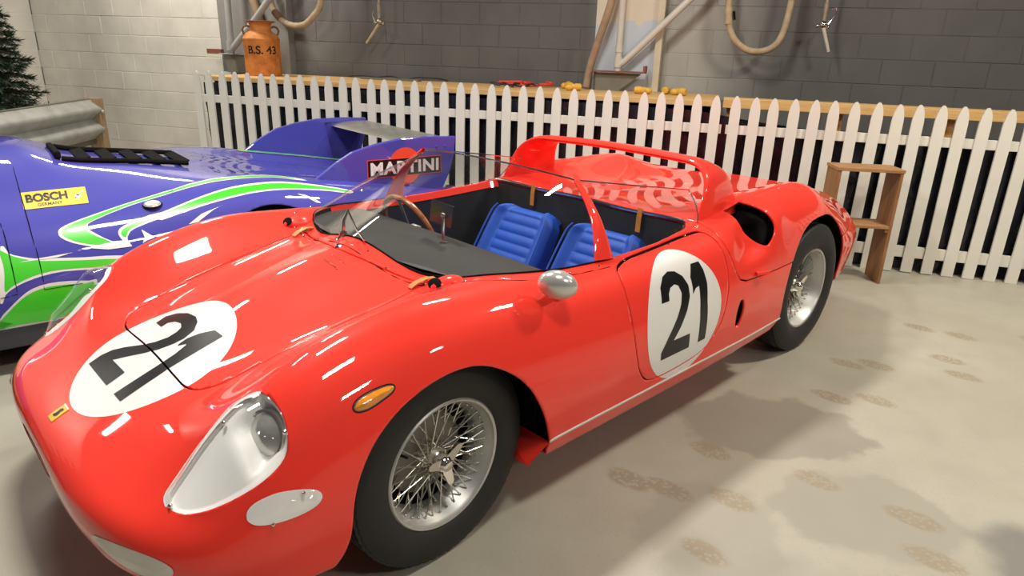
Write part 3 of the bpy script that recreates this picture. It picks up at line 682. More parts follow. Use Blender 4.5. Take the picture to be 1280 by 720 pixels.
patch(bg, poly_sd([(-.815, -.004), (-.808, -.012), (-.797, -.006), (-.790, -.010), (-.788, .002), (-.795, .008), (-.806, .005), (-.815, .010)], bx_, by_), 'badge_emblem', M['black'], bd, .0036, 1)
patch(bg, poly_sd([(-.783, -.021), (-.779, -.021), (-.779, .021), (-.783, .021)], bx_, by_), 'badge_band', M['white'], bd, .0036, 1)

# headlights under perspex, marker lamps
for sd in (-1, 1):
    g2 = sub(RED, -.78, -.40, lambda g: (g[..., 1] > .52) & (g[..., 2] > .44), 3)
    f2 = np.where(g2[..., 2] > .42, poly_sd(HLP, g2[..., 0], g2[..., 1]), -1)
    cov = patch(g2, f2 + .004, 'headlight_cover', M['lens'], red_car, .0015 + .75*np.clip(f2, 0, .05), sd)
    lampz = np.exp(-((g2[..., 0] + .497)/.058)**4 - ((g2[..., 1] - .685)/.060)**4)
    dep = np.clip(f2*.6, 0, .005) + .070*lampz*np.clip(f2/.02, 0, 1)
    patch(g2, f2 + .006, 'headlight_bowl', M['bowl'], red_car, -.002 - dep, sd)
    inn = np.where(g2[..., 1] < .645, 1., -1.)
    patch(g2, np.minimum.reduce([f2 + .003, .013 - f2, .625 - g2[..., 1]]), 'cover_flange', M['bowl'], cov, .0008 + .20*np.clip(f2, 0, .05), sd)
    lamp = MB()
    prof = [(.0, -.014), (.02, -.013), (.038, -.008), (.050, .0), (.056, .003), (.058, .0), (.058, .02), (.05, .04), (0, .05)]
    lamp.lathe(prof, 40, 'Z')
    ax = Vector((-.90, sd*.25, .36)).normalized(); q = (-ax).to_track_quat('Z', 'Y')
    lo = lamp.build('head_lamp', M['lampglass'], red_car, loc=(-.500, sd*.672, .600)); lo.rotation_euler = q.to_euler()
    rg = MB(); rg.lathe([(.054, .004), (.057, -.003), (.062, -.002), (.063, .010), (.055, .012)], 40, 'Z', closed=True); r_ = rg.build('lamp_ring', M['chrome'], lo)
    # cover screws
    for sx_, sy_ in ((-.712, .633), (-.478, .735), (-.56, .592)):
        k = np.argmin((RX - sx_)**2 + (RY - sy_)**2 + (RZ < .42)*9); p = RED.reshape(-1, 3)[k]; nn = RN.reshape(-1, 3)[k]
        sc = MB(); sc.ball(p * [1, sd, 1] + nn*[1, sd, 1]*.003, .0065, 8, 5); sc.build('screw', M['chrome'], cov)
    # clear oval side lamp
    g3 = sub(RED, -.66, -.38, lambda g: (g[..., 1] > .65) & (g[..., 2] > .38) & (g[..., 2] < .56), 4)
    f3 = np.where(g3[..., 1] > .6, poly_sd(cr_closed([(p[0], p[1]) for p in OVAL], 4), g3[..., 0], g3[..., 2]), -1)
    ol = patch(g3, f3, 'oval_side_lamp', M['bowl'], red_car, .0015, sd)
    patch(g3, f3, 'lens', M['lens'], ol, .004 + np.clip(f3, 0, .02)*.6, sd)
    for a, b in ((-.555, .452), (-.475, .497)):
        k = np.argmin((RX - a)**2 + (RZ - b)**2 + (RY < .6)*9); p = RED.reshape(-1, 3)[k]
        sc = MB(); sc.ball(p * [1, sd, 1] + RN.reshape(-1, 3)[k]*[1, sd, 1]*.010, .005, 8, 5); sc.build('screw', M['chrome'], ol)
    # amber repeater
    g4 = sub(RED, -.36, -.16, lambda g: (g[..., 1] > .6) & (g[..., 2] > .58) & (g[..., 2] < .74), 4)
    f4 = np.where(g4[..., 1] > .6, poly_sd(cr_closed(AMBER, 4), g4[..., 0], g4[..., 2]), -1)
    am = patch(g4, f4 + .0030, 'repeater_lamp', M['chrome'], red_car, .0015, sd)
    patch(g4, f4 + .0052, 'repeater_gasket', M['liner'], am, .0008, sd)
    patch(g4, f4, 'amber_lens', M['amber'], am, .003 + np.clip(f4, 0, .02)*.7, sd)
    # covered lamp under the nose
    g5 = sub(RED, -.87, -.68, lambda g: (g[..., 1] > .40) & (g[..., 2] > .30) & (g[..., 2] < .46), 4)
    fp = cr_closed([(-.845, .485), (-.825, .555), (-.790, .630), (-.757, .690), (-.742, .714), (-.748, .700), (-.775, .660), (-.808, .600), (-.833, .545)], 4)
    yzp = cr_closed([(.49, .388), (.55, .404), (.63, .408), (.685, .400), (.712, .380), (.700, .352), (.66, .336), (.60, .340), (.54, .360)], 4)
    f5 = np.where(g5[..., 0] < -.68, poly_sd(yzp, g5[..., 1], g5[..., 2]), -1)
    fo = patch(g5, f5, 'nose_lamp', M['silver'], red_car, .0015, sd)
    if fo: patch(g5, f5, 'lens', M['lens'], fo, .004 + np.clip(f5, 0, .02)*.5, sd)

# roll hoop -------------------------------------------------------
def hoop():
    key = [  # front edge, rear edge (far half, foot to centre)
     ((1.440, .600, .822), (1.815, .575, .800)), ((1.468, .596, .880), (1.808, .565, .870)), ((1.500, .585, .945), (1.795, .550, .930)),
     ((1.530, .555, 1.000), (1.775, .520, .985)), ((1.555, .500, 1.033), (1.750, .465, 1.018)), ((1.568, .400, 1.045), (1.728, .375, 1.034)),
     ((1.574, .2, 1.050), (1.712, .2, 1.046)), ((1.576, 0, 1.052), (1.708, 0, 1.050))]
    F = [k[0] for k in key]; Rr = [k[1] for k in key]
    F = np.array(F + [(a, -b, c) for a, b, c in F[-2::-1]]); Rr = np.array(Rr + [(a, -b, c) for a, b, c in Rr[-2::-1]])
    d = np.concatenate([[0], np.cumsum(np.linalg.norm(np.diff((F+Rr)/2, axis=0), axis=1))]); q = np.linspace(0, d[-1], 90)
    F = natural_spline(d, F, q); Rr = natural_spline(d, Rr, q)
    out = []
    for i in range(90):
        t = (F+Rr)[min(i+1, 89)] - (F+Rr)[max(i-1, 0)]; t /= np.linalg.norm(t)
        ch = Rr[i] - F[i]; n = np.cross(t, ch); n /= np.linalg.norm(n)
        th = .017
        sec = []
        for a in np.linspace(0, 2*math.pi, 22, endpoint=False):
            c = (1 - math.cos(a))/2; h = th*math.sin(a)*(1.35*(1-c) + .55*c) * (1.0)
            sec.append(F[i] + ch*c + n*h)
        sec.append(sec[0]); out.append(sec)
    return np.array(out)
hb = MB(); hb.grid(hoop()); hb.build('roll_hoop', M['red'], red_car, smooth=60)

# windscreen, struts, side windows ----------------------------------
def body_z(x, y):
    k = np.argmin((RX - x)**2 + (RY - abs(y))**2 + (RZ < .6)*9); return float(RZ.reshape(-1)[k])
bpts = [(.772, .650), (.64, .640), (.55, .632), (.40, .600), (.30, .545), (.245, .46), (.205, .33), (.187, .2), (.18, 0)]
tpts = [(.814, .462, 1.037), (.812, .445, 1.040), (.810, .425, 1.042), (.807, .385, 1.044), (.804, .34, 1.047), (.802, .28, 1.050), (.799, .20, 1.053), (.796, .11, 1.055), (.794, 0, 1.056)]
Bp = np.array([(x, y, body_z(x, y) + .004) for x, y in bpts]); Tp = np.array(tpts)
Bp = np.concatenate([Bp, (Bp * [1, -1, 1])[-2::-1]]); Tp = np.concatenate([Tp, (Tp * [1, -1, 1])[-2::-1]])
tt = np.linspace(0, 1, 17); qq = np.linspace(0, 1, 81)
Bq = natural_spline(tt, Bp, qq); Tq = natural_spline(tt, Tp, qq)
ws = []
for k in range(15):
    s_ = k/14; bow = .032*math.sin(math.pi*s_)
    L_ = Bq*(1-s_) + Tq*s_
    cen = np.array([.9, 0, .75]); dirv = (L_ - cen); dirv /= np.linalg.norm(dirv, axis=1, keepdims=True)
    ws.append(L_ + dirv*bow)
ws = np.array(ws); wm = MB(); wm.grid(ws); scr = wm.build('windscreen', M['glass'], red_car, smooth=180)
ed = MB(); ed.tube(ws[-1][::2], .0032, 6); ed.build('screen_edge', M['chrome'], scr)
rb = MB(); rb.tube(ws[0][::2] + np.array([0, 0, -.001]), .0030, 6); rb.build('screen_seal', M['liner'], scr)
for sd in (-1, 1):
    j = 0 if sd > 0 else -1
    path = ws[:, j]; st = MB(); rows = []
    for k in range(len(path)):
        p = path[k]; t = path[min(k+1, 14)] - path[max(k-1, 0)]; t /= np.linalg.norm(t)
        a = np.array([1.0, 0, 0]); a = a - t*(a @ t); a /= np.linalg.norm(a); b = np.cross(t, a) * (1 if sd > 0 else 1)
        wd = .040*(1 - k/14)**1.6 + .013
        rows.append([p + a*wd*math.cos(u) + b*.009*math.sin(u) for u in np.linspace(0, 2*math.pi, 13)])
    st.grid(rows); st.build('window_strut', M['red'], red_car, smooth=60)
    # side window
    z0 = [path[k] + np.array([.018, 0, 0]) for k in range(15)]
    rear0 = np.array([1.425, sd*.615, body_z(1.40, .615) + .002]); rear1 = np.array([1.495, sd*.512, .935])
    rr = [rear0 + (rear1 - rear0)*(k/14) + np.array([0, sd*.018*math.sin(math.pi*k/14), 0]) for k in range(15)]
    G = np.array([[z0[k]*(1-u) + rr[k]*u + np.array([0, sd*.02*math.sin(math.pi*u), 0]) for u in np.linspace(0, 1, 20)] for k in range(15)])
    G[0, :, 2] = [body_z(p[0], abs(p[1])) + .003 for p in G[0]]
    sw = MB(); sw.grid(G); swo = sw.build('side_window', M['glass'], red_car, smooth=180)
    e2 = MB(); e2.tube(list(G[-1]) + list(G[::-1, -1][1:]), .0028, 6); e2.build('window_edge', M['chrome'], swo)

# rivets along the cowl, door tops and struts
rv = MB()
def rivet(x, y, sd, r=.0045):
    k = np.argmin((RX - x)**2 + (RY - y)**2 + (RZ < .6)*9); rv.ball(RED.reshape(-1, 3)[k]*[1, sd, 1] + RN.reshape(-1, 3)[k]*[1, sd, 1]*.001, r, 8, 5)
for sd in (-1, 1):
    for x, y in ((.150, .10), (.140, .24), (.150, .36), (.165, .46), (.215, .555), (.32, .622), (.45, .650), (.58, .662), (.72, .668), (.86, .672), (1.00, .672), (1.14, .668), (1.27, .655), (1.37, .64)):
        rivet(x, y, sd)
rv.build('rivets', M['chrome'], red_car)['kind'] = 'stuff'
# fine seam of the screen flange on the cowl
sl = []
for sd in (1,):
    pts = [(.118, 0), (.122, .19), (.140, .32), (.165, .45), (.205, .55), (.33, .632), (.55, .668), (.77, .680)]
    pts = natural_spline(np.linspace(0, 1, 8), np.array(pts), np.linspace(0, 1, 60))
    for x, y in pts: sl.append((x, y, body_z(x, y) - .0005))
sl = np.array(sl); sm_ = MB(); sm_.tube(np.concatenate([sl[::-1], (sl*[1, -1, 1])[1:]]), .0016, 5); sm_.build('flange_seam', M['liner'], red_car)

# bonnet straps, air scoops, cowl fittings ----------------------------
for sd in (-1, 1):
    sp = MB(); a0 = np.array([.120, sd*.392, body_z(.120, .392)]); a1 = np.array([.212, sd*.405, body_z(.212, .405)])
    dr = (a1 - a0)/np.linalg.norm(a1 - a0); lat = np.cross(dr, [0, 0, 1]); lat /= np.linalg.norm(lat); rows = []
    for u in np.linspace(0, 1, 12):
        x, y = a0[0]+(a1[0]-a0[0])*u, abs(a0[1]+(a1[1]-a0[1])*u); p = np.array([x, sd*y, body_z(x, y) + .003 + .010*math.sin(math.pi*u)])
        rows.append([p - lat*.012, p - lat*.012 + [0, 0, .004], p + lat*.012 + [0, 0, .004], p + lat*.012])
    sp.grid(rows); so = sp.build('bonnet_strap', M['strap'], red_car)
    bkl = MB(); c = (a0 + a1)/2 + np.array([0, 0, .014]); fr = [c + dr*.014*math.cos(t) + lat*.017*math.sin(t) for t in np.linspace(0, 2*math.pi, 17)]
    bkl.tube(fr, .0028, 6); bkl.build('buckle', M['chrome'], so)
    sc = MB(); zc_ = body_z(.16, .492)
    sc.ball((.196, sd*.492, zc_ - .004), (.066, .036, .032), 18, 10); so = sc.build('cowl_scoop', M['red'], red_car, smooth=180)
    qm = Vector((-.78, -.12, .60)).to_track_quat('Z', 'Y').to_matrix(); mo = MB(); mo.ball((.146, sd*.490, zc_ + .012), (.027, .020, .005), 20, 8, qm); mo.build('scoop_mouth', M['liner'], so, smooth=180)
wp = MB(); zc_ = body_z(.20, .06)
wp.tube([(.175, .10, zc_), (.180, .10, zc_ + .05), (.200, .10, zc_ + .085)], [.007, .006, .004], 8); wp.lathe([(0, 0), (.016, 0), (.014, .012), (0, .014)], 14, 'Z', (.175, .10, zc_ - .004))
wpo = wp.build('wiper_post', M['chrome'], red_car); wa = MB(); wa.tube([(.200, .10, zc_ + .085), (.185, .02, zc_+.03), (.165, -.06, zc_ + .012)], .004, 6); wa.build('wiper_arm', M['chrome'], wpo)
fit_ = MB(); zc_ = body_z(.10, -.03); fit_.lathe([(0, 0), (.014, 0), (.012, .008), (.005, .014), (.005, .03), (0, .032)], 12, 'Z', (.100, .005, zc_ - .002)); fit_.tube([(.10, .005, zc_ + .028), (.14, .03, zc_ + .045)], .004, 6); fit_.build('washer_jet', M['chrome'], red_car)
dots = MB()  # two rows of small chrome dots on the cowl
for i in range(8):
    for j in (0, 1):
        x, y = .050 - .035*j, -.045 - .011*i - .006*j; dots.ball((x, y, body_z(x, abs(y)) + .0005), .0032, 6, 4)
dots.build('cowl_dots', M['chrome'], red_car)['kind'] = 'stuff'

# door mirror ------------------------------------------------------
mi = MB(); Rm = Euler((math.radians(8), math.radians(-22), math.radians(38))).to_matrix()
mi.ball((.395, -.775, .812), (.040, .062, .048), 28, 16, Rm); mo = mi.build('door_mirror', M['mirror'], red_car, smooth=180)
st = MB(); st.tube([(.42, -.752, .792), (.455, -.728, .766), (.462, -.722, .752)], [.012, .014, .020], 10); st.build('mirror_stalk', M['liner'], mo)
st = MB(); st.tube([(.44, -.79, .815), (.455, -.765, .835)], .004, 6); st.build('mirror_clamp', M['chrome'], mo)
# door catch on the rear flank
kn = MB(); x, z = 1.655, .60; kn.tube([(1.62, -.815, .605), (1.66, -.832, .608), (1.70, -.835, .606)], [.010, .007, .004], 8); kn.build('clamshell_catch', M['red'], red_car)

# cockpit ----------------------------------------------------------
tubm = MB()
outline = [(x, y) for x, y in CK]; outl = outline + [(x, -y) for x, y in outline[-2:0:-1]]
top = [(x, y, body_z(x, y) - .010) for x, y in outl]; bot = [(x*.97+.02, y*.93, .20) for x, y in outl]; n = len(outl)
tubm.add(top + bot, [(k, (k+1) % n, n + (k+1) % n, n + k) for k in range(n)] + [tuple(range(n, 2*n))])
tubm.build('cockpit_tub', M['tub'], red_car, smooth=50)
tr = MB(); pts = [(1.382, y, body_z(1.39, abs(y)) + .004) for y in np.linspace(-.585, .585, 24)]; tr.tube(pts, .007, 8); tr.build('bulkhead_trim', M['chrome'], red_car)
da = MB(); rows = []
for u in np.linspace(-1, 1, 41):
    y = u*.60; xf = np.interp(abs(y), [0, .2, .33, .46, .545, .60], [.19, .197, .215, .255, .31, .40]); xr = .535 + .03*abs(u)
    zt = .800 - .020*abs(u)
    rows.append([(xf - .01, y, zt), (xf + (xr-xf)*.6, y, zt - .002), (xr - .012, y, zt - .008), (xr, y, zt - .022), (xr - .006, y, zt - .20)])
da.grid(rows); da.build('dashboard', M['dash'], red_car, smooth=50)
rs = MB()
for sd in (-1, 1):
    rows = [[(x, sd*(y - .004), body_z(x, y) - .004), (x, sd*(y - .016), body_z(x, y) - .034)] for x, y in CK[5:11]]
    rs = MB(); rs.grid(rows); rs.build('door_top_rail', M['red'], red_car)
for y in (.30, -.36):
    sp = MB(); G = [[(1.375, y - .013, .84), (1.375, y + .013, .84)], [(1.368, y - .013, .80), (1.368, y + .013, .80)], [(1.366, y - .013, .735), (1.366, y + .013, .735)]]
    sp.grid(G); sp.build('leather_strap', M['strap'], red_car)
def seat(cy):
    W2 = .205; base_o = None
    o = MB(); rows = []          # padded shell: backrest with side bolsters
    nrib = 9
    for v in np.linspace(0, 1, 97):
        row = []
        c = np.array([1.06 + .235*v, cy, .36 + .385*v]); nrm = np.array([-.853, 0, .521])
        ew = W2*(1 - .10*v**3 - (.22*max(0, (v-.82)/.18)**2))
        for u in np.linspace(-1, 1, 41):
            bol = .045*sstep(.62, .95, abs(u)) ; edge = -.06*max(0, (abs(u)-.86)/.14)**2
            inner = (1 - sstep(.58, .66, abs(u)))
            rib = .008*abs(math.sin(math.pi*nrib*v))**.6 * inner
            topr = -.055*max(0, (v-.90)/.10)**2
            row.append(c + nrm*(bol + edge + rib + topr) + np.array([0, u*ew, 0]))
        rows.append(row)
    back = [[p + np.array([.050, 0, -.035]) for p in r] for r in rows]
    o.grid(rows); o.grid([r[::-1] for r in back])
    for (A, B) in ((rows[-1], back[-1]),): o.grid([A, B])
    o.grid([[r[0] for r in back], [r[0] for r in rows]]); o.grid([[r[-1] for r in rows], [r[-1] for r in back]])
    so = o.build('seat', M['blueleather'], red_car, smooth=80)
    c = MB(); rows = []
    for v in np.linspace(0, 1, 49):
        x = 1.10 - .44*v; row = []
        for u in np.linspace(-1, 1, 31):
            z = .36 + .03*v + .035*sstep(.62, .95, abs(u)) - .05*max(0, (abs(u)-.86)/.14)**2 + .010*abs(math.sin(math.pi*7*v))**.6*(1 - sstep(.58, .66, abs(u))) - .08*max(0, (v-.9)/.1)**2
            row.append((x, cy + u*W2, z))
        rows.append(row)
    c.grid(rows); c.build('seat_cushion', M['blueleather'], so, smooth=80)
    pp = MB(); ew = W2*.995
    for sgn in (-1, 1):
        pp.tube([(1.06 + .235*v - .853*.043, cy + sgn*W2*(.965 - .10*v**3 - .22*max(0, (v-.82)/.18)**2), .36 + .385*v + .521*.043) for v in np.linspace(.05, .93, 20)], .005, 6)
    pp.build('seat_piping', M['blueleather'], so)
    return so
seat(.255); seat(-.255)
# steering wheel (right-hand drive)
sw_c = Vector((.640, .330, .700)); ax = Vector((.93, 0, .36)).normalized(); qd = ax.to_track_quat('Z', 'Y').to_euler()
rim = MB(); rim.tube([(.178*math.cos(t), .178*math.sin(t), 0) for t in np.linspace(0, 2*math.pi, 49)], .0125, 10, caps=False)
so = rim.build('steering_wheel', M['woodrim'], red_car, loc=sw_c); so.rotation_euler = qd
for k in range(3):
    a = math.radians(90 + 120*k); sp = MB(); sp.box((.09*math.cos(a), .09*math.sin(a), 0), (.18, .022, .004), Matrix.Rotation(a, 3, 'Z')); sp.build('wheel_spoke', M['rim'], so)
hbm = MB(); hbm.lathe([(0, -.012), (.03, -.012), (.034, 0), (.03, .03), (0, .06)], 20, 'Z'); hbm.build('wheel_boss', M['rim'], so)
cl = MB(); cl.tube([sw_c, sw_c - ax*.25], .02, 10); cl.build('steering_column', M['tub'], red_car)
# interior mirror on a chrome stem
im = MB(); im.tube([(.455, -.135, .785), (.462, -.130, .85), (.468, -.128, .885)], .006, 8); im.lathe([(0, 0), (.022, 0), (.02, .008), (0, .012)], 14, 'Z', (.455, -.135, .783)); imo = im.build('interior_mirror_stem', M['chrome'], red_car)
ip = MB(); ip.box((.474, -.105, .893), (.005, .155, .085), Matrix.Rotation(math.radians(-6), 3, 'Z') @ Matrix.Rotation(math.radians(8), 3, 'Y')); bevel(ip.build('interior_mirror', mat('smoked_perspex_mirror', (.05, .048, .042), .08, .4), imo, smooth=0), .004)
ib = MB(); ib.ball((.466, -.128, .893), .012, 10, 7); ib.build('mirror_ball', M['chrome'], imo)

# wheels -------------------------------------------------------------
def wheel(cx, cy, R_, rr, wid, sd, steer=0.0, detail=True, dish=0.0):
    """tyre mesh is the part, everything else on the wheel is its child; local -y is outward"""
    out = -1.0
    hw = wid/2; tr_ = R_ - .004
    prof = []
    prof += [(rr - .004, -hw*.66), (rr + .006, -hw*.80), (rr + .018, -hw*.90), (rr + .045, -hw*.985), (rr + .068, -hw*.985), (R_ - .030, -hw*.90), (R_ - .012, -hw*.80)]
    ribs = 5; t0, t1 = -hw*.74, hw*.74
    for i in range(ribs):
        a = t0 + (t1 - t0)*i/ribs; b = t0 + (t1 - t0)*(i+1)/ribs; g = (t1 - t0)/ribs*.09
        prof += [(R_ - .009, a + .0001), (R_ - .0006*abs(i - 2)**2, a + g), (R_ - .0006*abs(i - 2)**2, b - g), (R_ - .009, b - .0001)]
    n0 = len(prof)
    prof += [(R_ - .012, hw*.80), (R_ - .030, hw*.90), (rr + .068, hw*.985), (rr + .045, hw*.985), (rr + .018, hw*.90), (rr - .004, hw*.66)]
    def rf(j, k, r):
        if (6 <= j <= 7 + 3 or n0 - 4 <= j <= n0) and k % 3 == 0: return r - .0022
        return r
    t = MB(); t.lathe(prof, 192 if detail else 64, 'Y', rfun=rf if detail else None)
    o = t.build('wheel', M['tyre'], red_car, smooth=30, loc=(cx, cy, R_), rot=(0, 0, steer if sd < 0 else steer + math.pi))
    y0 = -hw*.72
    r = MB(); pr = [(rr + .004, y0 + .010), (rr + .006, y0 - .004), (rr + .001, y0 - .009), (rr - .006, y0 - .006), (rr - .009, y0 + .008), (rr - .016, y0 + .016), (rr - .019, y0 + .030 + dish*.6), (rr - .030, y0 + .040 + dish), (rr - .034, y0 + .060 + dish), (rr - .036, max(hw*.35, y0 + .075 + dish)), (rr - .02, hw*.62), (rr + .004, hw*.66)]
    r.lathe(pr, 96, 'Y'); r.build('rim', M['rim'], o, smooth=40)
    hub = MB(); yh = y0 + .012 + dish
    hub.lathe([(0, yh + .005), (.030, yh + .005), (.036, yh + .012), (.038, yh + .03), (.050, yh + .045), (.052, yh + .07), (.046, yh + .10), (.062, yh + .115), (.062, yh + .13), (0, yh + .14)], 36, 'Y'); hub.build('hub', M['spoke'], o)
    bd = MB(); bd.lathe([(0, yh + .075), (.05, yh + .072), (.13, yh + .080), (.142, yh + .088), (.142, yh + .10), (0, yh + .11)], 40, 'Y'); bd.build('brake_disc', M['hubgrey'], o)
    bk_ = MB(); bk_.lathe([(0, hw*.5), (rr - .025, hw*.5)], 40, 'Y'); bk_.build('backing_plate', M['liner'], o)
    if detail:
        def spoke_mesh(p, q):
            s = MB(); s.tube([p, q], .0023, 5); s.ball(q, .0042, 6, 4); return s.mesh('spoke', M['spoke'], 60)
        N_ = 20
        rows = [((.038, yh + .028), (rr - .022, y0 + .024 + dish*.8), .62, 0.0), ((.038, yh + .036), (rr - .022, y0 + .026 + dish*.8), -.62, .5), ((.054, yh + .118), (rr - .036, y0 + .055 + dish), .50, .25), ((.054, yh + .124), (rr - .036, y0 + .062 + dish), -.50, .75)]
        for (r0, ya), (r1, yb), dth, ph in rows:
            me = spoke_mesh((r0*math.cos(dth), ya, r0*math.sin(dth)), (r1, yb, 0))
            for k in range(N_): inst(me, 'spoke', o, (0, 0, 0), (0, 2*math.pi*(k + ph)/N_, 0))
    # three-eared knock-off
    kn = MB(); kn.lathe([(0, yh - .030), (.012, yh - .031), (.018, yh - .027), (.024, yh - .018), (.030, yh - .004), (.032, yh + .006)], 28, 'Y')
    for k in range(3):
        a = 2*math.pi*k/3 + .75; ca, sa = math.cos(a), math.sin(a)
        poly = [(.010, -.018), (.040, -.015), (.066, -.011), (.074, -.004), (.074, .004), (.066, .011), (.040, .015), (.010, .018)]
        kn.prism(poly, 0, .010, fn=lambda u, v, c: (u*ca - v*sa, yh - .016 + c + .10*max(0, .05 - u)*0 - .18*max(0, u - .03), u*sa + v*ca))
    ko = kn.build('knock_off', M['chrome'], o, smooth=40)
    vb = MB(); a = 2.6; vb.tube([((rr - .022)*math.cos(a), y0 + .02, (rr - .022)*math.sin(a)), ((rr - .045)*math.cos(a), y0 + .0, (rr - .045)*math.sin(a))], .004, 6); vb.build('valve', M['liner'], o)
    return o
wheel(0, -.668, .325, .2030, .155, -1, .044, True)
wheel(2.40, -.655, .345, .2110, .195, -1, 0, True, .034)
wheel(0, .668, .325, .2030, .155, 1, .044, False)
wheel(2.40, .655, .345, .2110, .195, 1, 0, False)
# ---------------------------------------------------------------- the violet blue long-tail car beside it
BA = -math.radians(5.3)
blue_car = root('long_tail_race_car', 'violet blue long-tail racing car with green and white swirls and tall tail fins', 'car', (1.91, 2.17, 0), BA)
BX_, BY_, BZ_ = BLUE[..., 0], BLUE[..., 1], BLUE[..., 2]
def barch(cx, cz, r):
    d = np.minimum(np.hypot(BX_ - cx, BZ_ - cz) - r, np.maximum(np.abs(BX_ - cx) - r, BZ_ - cz)); return np.where(BY_ > .5, d, 1.0)
bF = np.minimum(barch(-1.345, .325, .325), barch(-3.62, .315, .33))
pair(BLUE, bF, 'body_shell', M['blue'], blue_car, 0.0, thick=.01, two=M['liner'])
for e in (0, -1):
    tp = BLUE[e]; tb = MB(); ring = [tuple(p) for p in tp] + [(p[0], -p[1], p[2]) for p in tp[::-1][:-1]]
    tb.add(ring, [tuple(range(len(ring)))]); tb.build('nose_panel' if e == 0 else 'tail_panel', M['blue'] if e == 0 else M['liner'], blue_car, smooth=0)
fl_ = MB(); fl_.box((-2.2, 0, .16), (4.3, 1.25, .04)); fl_.build('floor_pan', M['liner'], blue_car, smooth=0)
for cx in (-1.345, -3.62):
    for sd in (-1, 1):
        w = MB(); pts = [math.pi*k/20 for k in range(-2, 23)]; wr = .345 if cx > -2 else .325
        w.grid(np.array([[(cx + wr*math.cos(a), sd*y, max(.315 + wr*math.sin(a), .15)) for y in (.82, .50)] for a in pts]))
        w.add([(cx + wr*math.cos(a), sd*.50, max(.315 + wr*math.sin(a), .15)) for a in pts], [tuple(range(len(pts)))]); w.build('wheel_well', M['liner'], blue_car)
        t = MB(); R_ = .305 if cx > -2 else .290; wd = .30 if cx > -2 else .24
        t.lathe([(.19, -wd*.36), (.205, -wd*.46), (.245, -wd*.5), (R_ - .02, -wd*.47), (R_, -wd*.38), (R_, wd*.38), (R_ - .02, wd*.47), (.245, wd*.5), (.205, wd*.46), (.19, wd*.36)], 56, 'Y')
        o = t.build('wheel', M['tyre'], blue_car, loc=(cx, sd*(.76 if cx > -2 else .74), R_), rot=(0, 0, 0 if sd < 0 else math.pi))
        r = MB(); r.lathe([(.195, -wd*.40), (.18, -wd*.38), (.17, -wd*.1), (.06, -wd*.06), (0, -wd*.1)], 40, 'Y'); r.build('rim', M['rim'], o)

# vinyl swirls: white ground with green on top, outlines in grid units of the body
def bgrid(poly, pad=3, k=4):
    P = np.array(poly); i0, j0 = np.maximum(np.floor(P.min(0)).astype(int) - pad, 0); i1 = min(int(P[:, 0].max()) + pad, BLUE.shape[0]-1); j1 = min(int(P[:, 1].max()) + pad, BLUE.shape[1]-1)
    G = refine(BLUE[i0:i1+1, j0:j1+1], k)
    I, J = np.meshgrid(np.linspace(i0, i1, G.shape[0]), np.linspace(j0, j1, G.shape[1]), indexing='ij'); return G, I, J
bG_, bI_, bJ_ = bgrid([(0, 0), (BLUE.shape[0]-1, BLUE.shape[1]-1)], 0, 1)
def decal(poly, name, m, off, parent=None, smoothk=3, both=True, k=3):
    p = cr_closed(poly, smoothk) if smoothk else poly
    G, I, J = bgrid(p, 3, k)
    bf = np.minimum(np.minimum(np.hypot(G[..., 0]+1.345, G[..., 2]-.325) - .327, 9), np.hypot(G[..., 0]+3.62, G[..., 2]-.315) - .332)
    F = np.minimum(poly_sd(p, I, J), bf*70)
    outs = []
    for sd in ((-1, 1) if both else (-1,)): outs.append(patch(G, F, name, m, parent or blue_car, off, sd))
    return outs
for wn, gn, nm in ((B_WA + [], B_GA, 'swirl_stripe'), (B_WA2, B_GA2, 'swirl_stripe'), (B_WB, B_GB, 'swirl_stripe'), (B_WC, B_GC, 'swirl_band'), (B_WD, B_GD, 'lower_panel')):
    sk = 0 if nm == 'swirl_panel' else 2
    ws_ = decal(wn, 'white_' + nm, M['white'], .0010, None, sk)
    gs_ = decal(gn, 'green_' + nm, M['green'], .0020, None, sk)
for w_ in (B_WSPEAR, B_WT1, B_WT2, B_WT3): decal(w_, 'white_flame', M['white'], .0026, None, 0)
# the swirls run on ahead of the door as white-edged green bands, with a white roundel on the door
for w_, m_, o_, d_ in ((B_WD, 'white', .0010, 0.0), (B_GD, 'green', .0020, .6)):
    a, b = w_[0], w_[-1]; decal([(a[0] + .5, a[1]), (a[0] - 18, a[1] - 4 + d_), (a[0] - 40, a[1] - 3 + d_), (a[0] - 62, a[1] + 2), (b[0] - 62, b[1]), (b[0] - 30, b[1]), (b[0] + .5, b[1])], m_ + '_lower_panel', M[m_], o_, None, 2)
    a, b = w_[7], w_[8]; decal([(b[0] - 1, b[1]), (a[0] - 1, a[1]), (a[0] + 6, a[1] + 2 + d_*.5), (a[0] + 14, a[1] + 5 + d_*.5), (a[0] + 17, b[1] - d_*.4), (b[0] + 8, b[1])], m_ + '_lower_panel', M[m_], o_, None, 0)
    a, b = ((B_WC[6], B_WC[7]) if m_ == 'white' else (B_GC[6], B_GC[7])); decal([(a[0] - 1, a[1]), (a[0] + 10, a[1] + 1.5), (a[0] + 20, a[1] + 4.5), (b[0] + 8, b[1] + 1.2), (b[0] - 1, b[1])], m_ + '_swirl_band', M[m_], o_, None, 0)
decal([(130 + 17.0*math.cos(t), 70 + 14.5*math.sin(t)) for t in np.linspace(0, 2*math.pi, 40, endpoint=False)], 'door_roundel', M['white'], .0028, None, 0)
# bands that run on ahead of the door, out to the nose
i_front = int(min(p[0] for p in B_WD)) + 1
